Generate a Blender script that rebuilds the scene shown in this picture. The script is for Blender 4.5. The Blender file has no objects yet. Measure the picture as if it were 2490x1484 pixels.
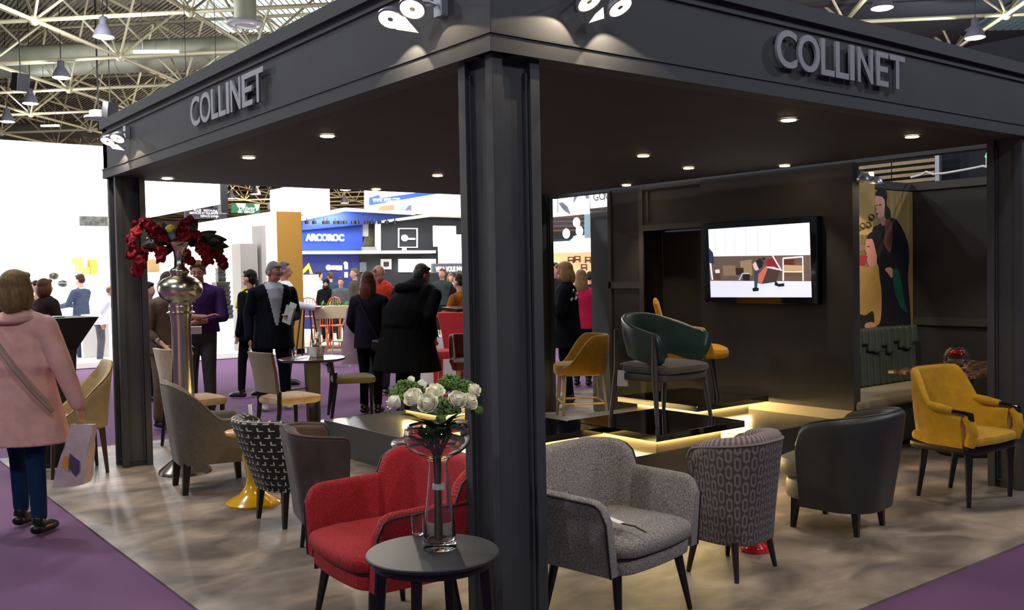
import bpy, bmesh, math, random
from math import sin, cos, pi, sqrt, radians as R
from mathutils import Vector as V, Matrix as M
S = bpy.context.scene
COL = S.collection
rnd = random.Random(7)
# ---------------------------------------------------------------- camera
YAW, PITCH, ROLL, F = .6584, -.0315, -.0185, 2324.4
CP = V((-2.348, -3.143, 1.62))
_f = V((sin(YAW)*cos(PITCH), cos(YAW)*cos(PITCH), sin(PITCH)))
_r = V((cos(YAW), -sin(YAW), 0)); _u = _r.cross(_f)
CR = cos(ROLL)*_r + sin(ROLL)*_u; CU = -sin(ROLL)*_r + cos(ROLL)*_u; CF = _f
cd = bpy.data.cameras.new('camera'); cam = bpy.data.objects.new('camera', cd); COL.objects.link(cam)
cd.sensor_width = 36; cd.lens = 36*F/2490; cd.clip_start = .05; cd.clip_end = 400
m = M((CR, CU, -CF)).transposed().to_4x4(); m.translation = CP; cam.matrix_world = m
S.camera = cam
# survey of the hall: real positions taken off the photograph
def ray(x, y): return CF + CR*((x-1245)/F) - CU*((y-742)/F)
def PZ(x, y, z=0): d = ray(x, y); return CP + d*((z-CP.z)/d.z)
def PY(x, y, Y): d = ray(x, y); return CP + d*((Y-CP.y)/d.y)
def PX(x, y, X): d = ray(x, y); return CP + d*((X-CP.x)/d.x)
def PD(x, y, D): return CP + ray(x, y)*D
# ---------------------------------------------------------------- world, view
W = bpy.data.worlds.new('world'); S.world = W; W.use_nodes = True
W.node_tree.nodes['Background'].inputs[0].default_value = (.75, .85, 1, 1)
W.node_tree.nodes['Background'].inputs[1].default_value = .10
S.view_settings.view_transform = 'Standard'; S.view_settings.look = 'None'
S.view_settings.exposure = 0; S.view_settings.gamma = 1; S.view_settings.use_curve_mapping = False
def light(kind, loc, power, color=(1, 1, 1), size=.1, aim=None, angle=None, blend=.3, sizey=None, name='light'):
    l = bpy.data.lights.new(name, kind); o = bpy.data.objects.new(name, l); COL.objects.link(o)
    o.location = loc; l.energy = power; l.color = color
    if kind == 'AREA':
        l.size = size
        if sizey: l.shape = 'RECTANGLE'; l.size_y = sizey
    else: l.shadow_soft_size = size
    if kind == 'SPOT': l.spot_size = R(angle); l.spot_blend = blend
    if aim is not None: o.rotation_euler = (V(aim)-V(loc)).to_track_quat('-Z', 'Y').to_euler()
    return o
# ---------------------------------------------------------------- materials
def lin(c):
    if isinstance(c, str): c = [int(c[i:i+2], 16)/255 for i in (0, 2, 4)]
    return [x/12.92 if x <= .04045 else ((x+.055)/1.055)**2.4 for x in c]
MATS = {}
def nd(nt, t, **k):
    n = nt.nodes.new(t)
    for a, b in k.items(): setattr(n, a, b)
    return n
def mat(name, col, rough=.6, metal=0, var=0, vscale=20, bump=0, bscale=200, emit=0, trans=0, ior=1.45, coat=0, sheen=0, spec=None, ecol=None, stretch=None, alpha=None):
    if name in MATS: return MATS[name]
    m = bpy.data.materials.new(name); m.use_nodes = True; nt = m.node_tree; b = nt.nodes['Principled BSDF']
    c = lin(col); b.inputs['Base Color'].default_value = (*c, 1)
    b.inputs['Roughness'].default_value = rough; b.inputs['Metallic'].default_value = metal
    if spec is not None: b.inputs['Specular IOR Level'].default_value = spec
    if trans: b.inputs['Transmission Weight'].default_value = trans; b.inputs['IOR'].default_value = ior
    if coat: b.inputs['Coat Weight'].default_value = coat; b.inputs['Coat Roughness'].default_value = .05
    if sheen: b.inputs['Sheen Weight'].default_value = sheen; b.inputs['Sheen Roughness'].default_value = .4
    if emit: b.inputs['Emission Color'].default_value = (*lin(ecol or col), 1); b.inputs['Emission Strength'].default_value = emit
    tc = nd(nt, 'ShaderNodeTexCoord'); src = tc.outputs['Object']
    if stretch:
        mp = nd(nt, 'ShaderNodeMapping'); mp.inputs['Scale'].default_value = stretch
        nt.links.new(src, mp.inputs[0]); src = mp.outputs[0]
    if var:
        n = nd(nt, 'ShaderNodeTexNoise'); n.inputs['Scale'].default_value = vscale; n.inputs['Detail'].default_value = 5
        nt.links.new(src, n.inputs['Vector'])
        r = nd(nt, 'ShaderNodeValToRGB'); r.color_ramp.elements[0].position = .32; r.color_ramp.elements[1].position = .68
        r.color_ramp.elements[0].color = (*[x*(1-var) for x in c], 1); r.color_ramp.elements[1].color = (*[min(1, x*(1+var)) for x in c], 1)
        nt.links.new(n.outputs['Fac'], r.inputs[0]); nt.links.new(r.outputs[0], b.inputs['Base Color'])
        if emit and not ecol: nt.links.new(r.outputs[0], b.inputs['Emission Color'])
    if bump:
        n2 = nd(nt, 'ShaderNodeTexNoise'); n2.inputs['Scale'].default_value = bscale; n2.inputs['Detail'].default_value = 3
        nt.links.new(src, n2.inputs['Vector'])
        bp = nd(nt, 'ShaderNodeBump'); bp.inputs['Strength'].default_value = bump; bp.inputs['Distance'].default_value = .004
        nt.links.new(n2.outputs['Fac'], bp.inputs['Height']); nt.links.new(bp.outputs[0], b.inputs['Normal'])
    MATS[name] = m; return m
def math_(nt, op, a, b=None, c=None):
    n = nd(nt, 'ShaderNodeMath', operation=op)
    for i, x in enumerate((a, b, c)):
        if x is None: continue
        if isinstance(x, (int, float)): n.inputs[i].default_value = x
        else: nt.links.new(x, n.inputs[i])
    return n.outputs[0]
def mixcol(nt, fac, c1, c2):
    mx = nd(nt, 'ShaderNodeMix', data_type='RGBA')
    if isinstance(fac, (int, float)): mx.inputs[0].default_value = fac
    else: nt.links.new(fac, mx.inputs[0])
    for i, c in ((6, c1), (7, c2)):
        if isinstance(c, (list, tuple)): mx.inputs[i].default_value = (*c[:3], 1)
        else: nt.links.new(c, mx.inputs[i])
    return mx.outputs[2]
def uvmat(name, fn, rough=.8, sheen=0, bump=0):
    """pattern material: fn(nt,u,v) -> (colour socket, height socket or None); u,v in metres"""
    m = bpy.data.materials.new(name); m.use_nodes = True; nt = m.node_tree; b = nt.nodes['Principled BSDF']
    b.inputs['Roughness'].default_value = rough
    if sheen: b.inputs['Sheen Weight'].default_value = sheen
    tc = nd(nt, 'ShaderNodeTexCoord'); sp = nd(nt, 'ShaderNodeSeparateXYZ'); nt.links.new(tc.outputs['UV'], sp.inputs[0])
    c, h = fn(nt, sp.outputs[0], sp.outputs[1]); nt.links.new(c, b.inputs['Base Color'])
    if h is not None:
        bp = nd(nt, 'ShaderNodeBump'); bp.inputs['Strength'].default_value = bump; bp.inputs['Distance'].default_value = .003
        nt.links.new(h, bp.inputs['Height']); nt.links.new(bp.outputs[0], b.inputs['Normal'])
    MATS[name] = m; return m
# ---------------------------------------------------------------- mesh collector
class G:
    def __init__(s): s.v = []; s.f = []; s.m = []; s.uv = {}; s.cur = 0
    def add(s, vs, fs, uvs=None):
        o = len(s.v); s.v += [tuple(p) for p in vs]
        for i, f in enumerate(fs):
            if uvs: s.uv[len(s.f)] = uvs[i]
            s.f.append([o+k for k in f]); s.m.append(s.cur)
        return s
    def box(s, a, b):
        (x0, y0, z0), (x1, y1, z1) = a, b
        x0, x1 = min(x0, x1), max(x0, x1); y0, y1 = min(y0, y1), max(y0, y1); z0, z1 = min(z0, z1), max(z0, z1)
        return s.add([(x0,y0,z0),(x1,y0,z0),(x1,y1,z0),(x0,y1,z0),(x0,y0,z1),(x1,y0,z1),(x1,y1,z1),(x0,y1,z1)],
                     [(0,3,2,1),(4,5,6,7),(0,1,5,4),(1,2,6,5),(2,3,7,6),(3,0,4,7)])
    def obox(s, c, sz, rot=(0,0,0)):
        mt = M.Rotation(rot[2],3,'Z')@M.Rotation(rot[1],3,'Y')@M.Rotation(rot[0],3,'X'); c = V(c)
        vs = [c+mt@V((sx*sz[0]/2, sy*sz[1]/2, sz_*sz[2]/2)) for sz_ in (-1,1) for sx, sy in ((-1,-1),(1,-1),(1,1),(-1,1))]
        return s.add(vs, [(0,3,2,1),(4,5,6,7),(0,1,5,4),(1,2,6,5),(2,3,7,6),(3,0,4,7)])
    def cyl(s, p, q, r1, r2=None, n=12, cap=True, ell=1, side=None, off=0):
        p, q = V(p), V(q); r2 = r1 if r2 is None else r2; d = (q-p).normalized()
        a = V(side) if side is not None else (V((0,0,1)) if abs(d.z) < .9 else V((1,0,0)))
        x = (a-d*a.dot(d)).normalized(); y = d.cross(x)
        vs = [c+(x*cos(2*pi*i/n+off)*r+y*sin(2*pi*i/n+off)*r*ell) for c, r in ((p, r1), (q, r2)) for i in range(n)]
        fs = [(i, (i+1) % n, n+(i+1) % n, n+i) for i in range(n)]
        if cap: fs += [tuple(range(n))[::-1], tuple(range(n, 2*n))]
        return s.add(vs, fs)
    def rings(s, rs, cap=True, closed=True, loop=False, uv=None):
        n = len(rs[0]); vs = [p for r in rs for p in r]; fs = []; uvs = [] if uv else None; k = len(rs)
        for j in range(k if loop else k-1):
            j2 = (j+1) % k
            for i in range(n if closed else n-1):
                fs.append((j*n+i, j*n+(i+1) % n, j2*n+(i+1) % n, j2*n+i))
                if uv: uvs.append((uv[j][i], uv[j][i+1], uv[j2][i+1], uv[j2][i]))
        if cap and not loop:
            fs += [tuple(range(n))[::-1], tuple((k-1)*n+i for i in range(n))]
            if uv: uvs += [[(0,0)]*n]*2
        return s.add(vs, fs, uvs)
    def lathe(s, prof, n=24, c=(0,0,0), sx=1, sy=1):
        c = V(c); return s.rings([[c+V((r*cos(2*pi*i/n)*sx, r*sin(2*pi*i/n)*sy, z)) for i in range(n)] for r, z in prof])
    def ball(s, c, r, n=12, m=8, rot=None):
        if not hasattr(r, '__len__'): r = (r, r, r)
        c = V(c); rs = []
        for j in range(m+1):
            t = -pi/2+pi*j/m; t = max(-pi/2+.05, min(pi/2-.05, t))
            ring = [V((r[0]*cos(t)*cos(2*pi*i/n), r[1]*cos(t)*sin(2*pi*i/n), r[2]*sin(t))) for i in range(n)]
            if rot is not None: ring = [rot@p for p in ring]
            rs.append([c+p for p in ring])
        return s.rings(rs)
    def tube(s, pts, r, n=8, loop=False):
        pts = [V(p) for p in pts]; k = len(pts); rs = []; up = None
        for i, p in enumerate(pts):
            a = pts[i-1] if (i or loop) else p; b = pts[(i+1) % k] if (i < k-1 or loop) else p
            d = (b-a).normalized()
            if up is None: up = V((0,0,1)) if abs(d.z) < .9 else V((1,0,0))
            x = (up-d*up.dot(d)).normalized(); up = x; y = d.cross(x); rr = r[i] if hasattr(r, '__len__') else r
            rs.append([p+x*cos(2*pi*j/n)*rr+y*sin(2*pi*j/n)*rr for j in range(n)])
        return s.rings(rs, loop=loop)
    def prism(s, poly, d, flip=False):
        """poly: 3d points in a plane, extruded by vector d"""
        n = len(poly); d = V(d); a = [V(p) for p in poly]
        return s.add(a+[p+d for p in a], [tuple(range(n))[::-1], tuple(range(n, 2*n))]+[(i, (i+1) % n, n+(i+1) % n, n+i) for i in range(n)])
    def cap(s, p, q, r1, r2, n=12, ell=1, side=None):
        """tapered capsule"""
        p, q = V(p), V(q); d = (q-p).normalized()
        a = V(side) if side is not None else (V((1,0,0)) if abs(d.x) < .9 else V((0,1,0)))
        x = (a-d*a.dot(d)).normalized(); y = d.cross(x); rs = []
        for c, r, sg, ts in ((p, r1, -1, (1.5, 1.1, .6, 0)), (q, r2, 1, (0, .6, 1.1, 1.5))):
            for t in ts: rs.append([c+d*sg*r*sin(t)+(x*cos(2*pi*i/n)+y*sin(2*pi*i/n)*ell)*r*cos(t) for i in range(n)])
        return s.rings(rs)
    def tf(s, mt, start=0):
        for i in range(start, len(s.v)): s.v[i] = tuple(mt@V(s.v[i]))
        return s
def bend_norm(me): pass
def setp(o, label=None, cat=None, group=None, kind=None):
    if label: o['label'] = label
    if cat: o['category'] = cat
    if group: o['group'] = group
    if kind: o['kind'] = kind
    return o
def mk(name, g, mats, parent=None, smooth=False, bevel=0, label=None, cat=None, group=None, kind=None, loc=None, rot=None, sub=0, fix=True, angle=40):
    me = bpy.data.meshes.new(name); me.from_pydata(g.v, [], g.f)
    if not isinstance(mats, (list, tuple)): mats = [mats]
    for m_ in mats: me.materials.append(m_)
    me.polygons.foreach_set('material_index', g.m)
    if g.uv:
        ul = me.uv_layers.new(name='UVMap')
        for p in me.polygons:
            u = g.uv.get(p.index)
            if u:
                for k, li in enumerate(p.loop_indices): ul.data[li].uv = u[k]
    if fix:
        bm = bmesh.new(); bm.from_mesh(me); bmesh.ops.recalc_face_normals(bm, faces=bm.faces); bm.to_mesh(me); bm.free()
    if smooth:
        me.polygons.foreach_set('use_smooth', [True]*len(me.polygons))
        try: me.set_sharp_from_angle(angle=R(angle))
        except Exception: pass
    me.update()
    o = bpy.data.objects.new(name, me); COL.objects.link(o)
    if parent is not None: o.parent = parent
    if loc is not None: o.location = loc
    if rot is not None: o.rotation_euler = rot
    if bevel:
        b = o.modifiers.new('bevel', 'BEVEL'); b.width = bevel; b.segments = 2; b.limit_method = 'ANGLE'; b.angle_limit = R(35)
    if sub:
        b = o.modifiers.new('sub', 'SUBSURF'); b.levels = sub; b.render_levels = sub
    return setp(o, label, cat, group, kind)
def thing(name, label, cat, loc=(0,0,0), rz=0, group=None, kind=None):
    o = bpy.data.objects.new(name, None); COL.objects.link(o); o.empty_display_size = .1
    o.location = loc; o.rotation_euler = (0, 0, rz)
    return setp(o, label, cat, group, kind)
def inst(src, parent=None, loc=None, rot=None, scale=None):
    c = src.copy(); COL.objects.link(c); c.parent = parent
    if loc is not None: c.location = loc
    if rot is not None: c.rotation_euler = rot
    if scale is not None: c.scale = scale
    return c
def dup(root, loc, rz, label=None, group=None):
    r = root.copy(); COL.objects.link(r); r.location = loc; r.rotation_euler = (0, 0, rz)
    if label: r['label'] = label
    if group: r['group'] = group
    for ch in list(root.children):
        c = ch.copy(); COL.objects.link(c); c.parent = r
        for g_ in list(ch.children):
            d = g_.copy(); COL.objects.link(d); d.parent = c
    return r
def bx(name, a, b, m_, parent=None, bevel=0, **k): return mk(name, G().box(a, b), m_, parent, bevel=bevel, **k)
def text(name, s, m_, size, ext, loc, rot, parent=None, sx=1, offset=0, align='LEFT', **k):
    cu = bpy.data.curves.new('t', 'FONT'); cu.body = s; cu.size = size; cu.extrude = ext; cu.offset = offset; cu.align_x = align
    o = bpy.data.objects.new('t', cu); COL.objects.link(o); dg = bpy.context.evaluated_depsgraph_get()
    me = bpy.data.meshes.new_from_object(o.evaluated_get(dg)); bpy.data.objects.remove(o)
    me.materials.clear(); me.materials.append(m_); me.name = name
    n = bpy.data.objects.new(name, me); COL.objects.link(n); n.parent = parent; n.location = loc; n.rotation_euler = rot; n.scale = (sx, 1, 1)
    return setp(n, **k)
BLACK = mat('black_wood', '100d0c', .35, var=.2, vscale=40)
DARKM = mat('dark_metal', '141416', .4, .3)
WHITE = mat('white_card', 'e6e4e0', .7)
CHROME = mat('chrome', 'c8c8ca', .12, 1)
PALEM = mat('pale_metal', 'aab0b8', .35, .6)
# ================================================================ STRUCTURE
STAND = mat('stand_paint', '3a3c40', .75, var=.06, vscale=3, bump=.15, bscale=120)
CEIL = mat('canopy_ceiling_paint', '332e2c', .8, var=.1, vscale=2)
WALL = mat('stand_wall_paint', '2b2826', .8, var=.12, vscale=2.5, bump=.1, bscale=90)
TRIMM = mat('stand_trim_paint', '55575a', .6)
Hb, Ht, CX1, CY1 = 2.533, 3.035, 4.97, 5.74
cw = .25
# purple hall carpet and grey stand floor
def floor_material():
    m = bpy.data.materials.new('mottled_grey_floor'); m.use_nodes = True; nt = m.node_tree; b = nt.nodes['Principled BSDF']
    tc = nd(nt, 'ShaderNodeTexCoord'); mp = nd(nt, 'ShaderNodeMapping'); mp.inputs['Scale'].default_value = (.8, 1.15, 1); mp.inputs['Rotation'].default_value = (0, 0, .5)
    nt.links.new(tc.outputs['Object'], mp.inputs[0])
    n1 = nd(nt, 'ShaderNodeTexNoise'); n1.inputs['Scale'].default_value = 2.3; n1.inputs['Detail'].default_value = 7; n1.inputs['Roughness'].default_value = .5; n1.inputs['Distortion'].default_value = .6
    n2 = nd(nt, 'ShaderNodeTexNoise'); n2.inputs['Scale'].default_value = 9; n2.inputs['Detail'].default_value = 6
    nt.links.new(mp.outputs[0], n1.inputs['Vector']); nt.links.new(mp.outputs[0], n2.inputs['Vector'])
    r1 = nd(nt, 'ShaderNodeValToRGB'); e = r1.color_ramp.elements; e[0].position = .33; e[1].position = .66
    e[0].color = (*lin('4f4642'), 1); e[1].color = (*lin('a09184'), 1); x = e.new(.5); x.color = (*lin('7c7067'), 1)
    nt.links.new(n1.outputs['Fac'], r1.inputs[0])
    r2 = nd(nt, 'ShaderNodeValToRGB'); e = r2.color_ramp.elements; e[0].position = .3; e[1].position = .7
    e[0].color = (.88, .88, .88, 1); e[1].color = (1.08, 1.08, 1.08, 1); nt.links.new(n2.outputs['Fac'], r2.inputs[0])
    mx = nd(nt, 'ShaderNodeMix', data_type='RGBA', blend_type='MULTIPLY'); mx.inputs[0].default_value = 1
    nt.links.new(r1.outputs[0], mx.inputs[6]); nt.links.new(r2.outputs[0], mx.inputs[7]); nt.links.new(mx.outputs[2], b.inputs['Base Color'])
    b.inputs['Roughness'].default_value = .55; return m
CARPET = mat('purple_carpet', '644066', .95, var=.12, vscale=300, bump=.5, bscale=500)
bx('floor', (-40, -12, -.03), (80, 118, -.012), CARPET, kind='structure')
bx('floor', (-.74, -.58, -.012), (9.2, 6.78, 0), floor_material(), kind='structure')
# canopy: ceiling slab, fascia boards with trims
bx('ceiling', (.12, .12, Hb), (CX1-.12, CY1-.12, Hb+.1), CEIL, kind='structure')
def fascia(a, b, nrm, name='wall_fascia'):
    """board between plan points a,b; nrm = outward"""
    a, b, n = V((*a, 0)), V((*b, 0)), V((*nrm, 0)); g = G()
    def bar(o0, o1, z0, z1):
        p = [a+n*o0, b+n*o0, b+n*o1, a+n*o1]; g.prism([(q.x, q.y, z0) for q in p], (0, 0, z1-z0))
    bar(-.12, 0, Hb, Ht)
    r = mk(name, g, STAND, kind='structure')
    for o0, o1, z0, z1 in ((0, .008, Hb, Hb+.072), (0, .014, Hb+.072, Hb+.082), (0, .03, Ht-.078, Ht), (0, .012, Ht-.125, Ht-.108)):
        g = G(); 
        ea = .0301 if 1 else 0
        t = (b-a).normalized(); p = [a-t*o1+n*o0, b+t*o1+n*o0, b+t*o1+n*o1, a-t*o1+n*o1]
        g.prism([(q.x, q.y, z0) for q in p], (0, 0, z1-z0))
        mk('trim', g, STAND, r)
    return r
fascia((0, CY1), (0, .001), (-1, 0)); fascia((.002, 0), (CX1+.25, 0), (0, -1))
fascia((CX1+.25, 0), (CX1+.25, CY1), (1, 0)); fascia((CX1+.25, CY1), (0, CY1), (0, 1))
def column(x, y, w=cw, name='column'):
    """square pillar with raised corner posts round a recessed panel on each face"""
    t = thing(name, {0: 'dark grey front corner pillar between the red and the grey armchair', 1: 'dark grey pillar at the left end of the canopy', 2: 'dark grey pillar at the right edge behind the yellow armchair', 3: 'dark pillar at the far back corner of the canopy'}[column.i], 'pillar', (x, y, 0), group=None)
    column.i += 1
    CPM = mat('column_paint', '323438', .7, var=.06, vscale=3, bump=.12, bscale=120)
    c = w/2; mk('core', G().box((.03, .03, 0), (w-.03, w-.03, Hb)), CPM, t)
    pw = .052
    for px, py in ((0, 0), (w-pw, 0), (0, w-pw), (w-pw, w-pw)):
        bx('corner_post', (px, py, 0), (px+pw, py+pw, Hb-.001), CPM, t, bevel=.002)
    for k in range(4):
        g = G()
        for s_ in (-1, 1): g.box((s_*.062-.006+0, -c+.014, .06), (s_*.062+.006, -c+.03, Hb-.06))
        g.box((-.068, -c+.014, .05), (.068, -c+.03, .06))
        g.tf(M.Translation((c, c, 0))@M.Rotation(k*pi/2, 4, 'Z')); mk('panel_moulding', g, CPM, t)
    return t
column.i = 0
column(.02, .02); column(.02, CY1-.02-cw); column(CX1-.02-cw, .02); column(CX1-.02-cw, CY1-.02-cw)
# back wall of the stand on x=5
def wall_panel(name, y0, y1, z0, z1, x=5.0, th=.1, m_=WALL): return bx(name, (x, y0, z0), (x+th, y1, z1), m_, kind='structure')
wr = wall_panel('wall_right', 1.56, 3.26, 0, Hb)
bx('baseboard', (4.985, 1.56, .3), (5, 3.26, .39), mat('skirting', '7a7060', .6), wr)
wall_panel('wall_back', 4.14, 4.6, 0, Hb, 5.02); wb = wall_panel('wall_back', 3.26, 4.14, 2.08, Hb, 5.02)
# frames on the door wall
g = G()
for y0, y1, z0, z1 in ((4.06, 4.12, 0, Hb), (3.26, 4.06, 2.06, 2.12), (4.12, 4.6, 1.45, 1.52), (3.26, 4.06, Hb-.04, Hb), (4.56, 4.6, 0, Hb), (3.98, 4.0, 2.16, Hb-.06)): g.box((5.0, y0, z0), (5.02, y1, z1))
WTR = mat('stand_wall_trim', '3a3633', .7); mk('trim_1', g, WTR, kind='structure')
bx('door_1', (5.35, 3.3, 0), (5.38, 4.1, 2.05), WALL, kind='structure'); wall_panel('wall_recess', 3.2, 3.26, 0, Hb, 5.1, .3); wall_panel('wall_recess', 4.12, 4.16, 0, Hb, 5.12, .3)
bx('wall_recess', (5.02, 3.26, 2.07), (5.4, 4.12, 2.08), WALL, kind='structure')
# outer panel beside the doorway (lit by the hall)
# alcove behind: poster wall and side wall
bx('wall_alcove', (5.1, 2.25, 0), (7.2, 2.33, 2.46), WALL, kind='structure')
ws = bx('wall_side', (7.14, -1.5, 0), (7.22, 2.25, 2.5), WALL, kind='structure')
for y0, y1, z0, z1 in ((-1.5, 2.24, 2.42, 2.5), (-1.5, 2.24, 1.02, 1.1), (.98, 1.1, 0, 2.42), (-1.5, 2.24, 0, .1)): bx('trim', (7.11, y0, z0), (7.14, y1, z1), WTR, ws)
bx('trim_2', (5.1, 2.22, 2.42), (7.14, 2.25, 2.5), WTR, kind='structure')
# ---- platform (L-shaped) and plinths
PLAT = mat('platform_laminate', '2b2a28', .36, var=.05, vscale=4)
g = G(); pts = [(1.69, 1.72), (4.985, 1.72), (4.985, 3.55), (3.42, 3.55), (3.42, 4.98), (1.69, 4.98)]
g.prism([(x, y, 0) for x, y in pts], (0, 0, .3)); mk('display_platform', g, PLAT, bevel=.003, label='long low dark display platform under the glossy plinths', cat='platform')
GLOSS = mat('black_gloss', '08080a', .06, coat=1)
LED = mat('led_strip', 'ffdf90', emit=230, ecol='ffdc90')
def plinth(x, y, w, d, label, rz=0):
    t = thing('plinth', label, 'plinth', (x, y, .3), rz, group=None)
    mk('top', G().box((-w/2, -d/2, .11), (w/2, d/2, .16)), GLOSS, t, bevel=.002)
    mk('base', G().box((-w/2+.13, -d/2+.13, 0), (w/2-.13, d/2-.13, .11)), mat('plinth_base', '4a4232', .7), t)
    g = G(); a, b = w/2-.128, d/2-.128
    for p, q in (((-a, -b-.012, .09), (a, -b-.002, .108)), ((-a, b+.002, .09), (a, b+.012, .108)), ((-a-.012, -b, .09), (-a-.002, b, .108)), ((a+.002, -b, .09), (a+.012, b, .108))): g.box(p, q)
    mk('led_strip', g, LED, t)
plinth(3.08, 2.07, .98, .96, 'glossy black plinth under the green leather armchair, glowing underneath')
plinth(4.4, 2.86, .98, .98, 'glossy black plinth under the yellow armchair by the television wall')
plinth(2.15, 2.6, .84, .96, 'glossy black plinth mostly hidden behind the front pillar')
plinth(2.62, 4.2, .9, .9, 'glossy black plinth behind the bouquet with a glowing edge')
# ---- signs
LET = mat('letter_face', '8d8f96', .5)
def sign(name, label, P0, xs, z0, z1, rot, axis, letters='COLLINET'):
    t = thing(name, label, 'sign', P0, rot)
    for ch, (a, b) in zip(letters, xs):
        o = text('letter', ch, LET, 1, .007, (0, 0, 0), (pi/2, 0, 0), t, offset=.014)
        xs_ = [v.co.x for v in o.data.vertices]; ys_ = [v.co.y for v in o.data.vertices]
        w, h = max(xs_)-min(xs_), max(ys_)-min(ys_); mnx, mny = min(xs_), min(ys_)
        for v in o.data.vertices: v.co.x = (v.co.x-mnx)/w*(b-a); v.co.y = (v.co.y-mny)/h*(z1-z0)
        o.location = (a, -.026, z0)
    return t
sign('letter_sign', 'raised grey COLLINET letters on the right-hand fascia', (0, 0, 0),
     [(1.833, 2.008), (2.018, 2.212), (2.224, 2.349), (2.361, 2.487), (2.498, 2.543), (2.575, 2.731), (2.765, 2.892), (2.908, 3.072)], 2.683, 2.882, 0, 0)
sign('letter_sign', 'raised grey COLLINET letters on the left-hand fascia', (0, 0, 0),
     [(-3.424, -3.245), (-3.24, -3.045), (-3.032, -2.915), (-2.902, -2.785), (-2.772, -2.722), (-2.70, -2.537), (-2.515, -2.355), (-2.36, -2.19)], 2.672, 2.87, -pi/2, 0)
# ---- downlights
WARM = (1, .80, .58)
DLE = mat('downlight_glow', 'fff0d8', emit=60, ecol='ffdcb0')
g = G(); g.rings([[V((r*cos(2*pi*i/20), r*sin(2*pi*i/20), z)) for i in range(20)] for r, z in ((.052, -.001), (.064, -.002), (.064, -.008), (.049, -.008))], cap=False, loop=True)
DL = [(.48, 2.4), (.48, 3.67), (.44, 5.39), (2.42, 4.08), (2.6, 5.5), (2.55, .42), (3.93, .41), (3.04, 2.12), (4.03, 2.54), (4.66, 2.0), (4.68, 3.97)]
names = ['by the left fascia nearest the pillar', 'by the left fascia, middle of three', 'by the left fascia at its far end', 'just left of the front pillar', 'at the far edge above the blue stand', 'right of the front pillar near the fascia', 'nearest the right edge', 'above the green leather chair', 'above the yellow plinth chair', 'in front of the television wall', 'at the far end of the television wall']
r0 = None
for k, (x, y) in enumerate(DL):
    t = thing('downlight', 'lit recessed downlight in the canopy ceiling, '+names[k], 'downlight', (x, y, Hb-.0005), group='canopy downlights')
    if r0 is None:
        r0 = mk('trim_ring', g, mat('ring_metal', '3a3836', .4, .5), t); l0 = mk('lens', G().lathe([(.043, -.012), (.043, -.001)], 20), DLE, t)
    else: inst(r0, t); inst(l0, t)
    light('SPOT', (x, y, Hb-.03), DLP[k] if 'DLP' in globals() else 34, WARM, .03, (x, y, 0), 78, .55)
# ---- fascia spot clusters
SPG = mat('spot_glow', 'fff4dc', emit=22, ecol='ffe8c0')
def spot_cluster(label, wall, heads, nrm, out, flap):
    """wall: bracket point on the fascia; heads: lamp centres; nrm: lamp axis; out: outward normal of the fascia"""
    t = thing('spot_cluster', label, 'spotlight', wall); w = V(wall); o = V(out); sd = V((-o.y, o.x, 0)); A = lambda p: V(p)-w
    mk('bracket', G().prism([tuple(sd*a+V((0, 0, z))) for a, z in ((-.03, .02), (.03, .02), (.03, .12), (-.03, .12))], tuple(o*.04)), PALEM, t, bevel=.004)
    for h_ in heads:
        n = V(nrm).normalized(); q = n.to_track_quat('-Z', 'Y').to_euler(); c = A(h_)
        mk('arm', G().tube([o*.03+V((0, 0, .07)), c*.5+V((0, 0, .06)), c-n*.045], .007, 6), PALEM, t, smooth=True)
        h = mk('lamp_head', G().lathe([(.012, .05), (.03, .045), (.05, .022), (.060, .006), (.062, -.006), (.053, -.008), (.050, .0), (.048, .006)], 28), PALEM, t, smooth=True, loc=tuple(c), rot=tuple(q))
        mk('reflector', G().lathe([(.050, .002), (.03, .006), (.008, .008)], 28), SPG, h, smooth=True); mk('bulb_shield', G().lathe([(.013, -.006), (.013, .004)], 14), PALEM, h)
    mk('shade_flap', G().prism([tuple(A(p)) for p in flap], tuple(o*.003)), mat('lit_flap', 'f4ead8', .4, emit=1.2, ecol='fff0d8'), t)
    return t
NL = (-.42, -.30, -.86); NR = (.12, -.52, -.85)
fl = lambda pts, f_: [f_(*p) for p in pts]
spot_cluster('pair of lit white spotlights on the left fascia beside the front corner', (0, .33, 2.72), [tuple(PX(950, 45, -.15)), tuple(PX(1003, 20, -.14))], NL, (-1, 0, 0), fl(((958, 30), (985, 42), (1018, 80), (964, 72)), lambda x, y: PX(x, y, -.15)))
spot_cluster('lit white spotlights at the far left end of the left fascia', (0, 4.95, 2.77), [tuple(PX(262, 343, -.15)), tuple(PX(286, 336, -.13))], NL, (-1, 0, 0), fl(((262, 348), (285, 352), (303, 366), (275, 362)), lambda x, y: PX(x, y, -.15)))
spot_cluster('pair of lit white spotlights on the right fascia beside the front corner', (.50, 0, 2.77), [tuple(PY(1432, 2, -.14)), tuple(PY(1507, 16, -.15))], NR, (0, -1, 0), fl(((1466, 18), (1468, 45), (1432, 56), (1448, 34)), lambda x, y: PY(x, y, -.15)))
spot_cluster('lit white spotlight clamped to the wall end above the poster', (5.09, 1.56, 2.34), [tuple(PY(2102, 436, 1.42)), tuple(PY(2130, 444, 1.42))], (.1, .2, -1), (0, -1, 0), fl(((2112, 418), (2124, 418), (2126, 440), (2114, 440)), lambda x, y: PY(x, y, 1.5)))
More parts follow.
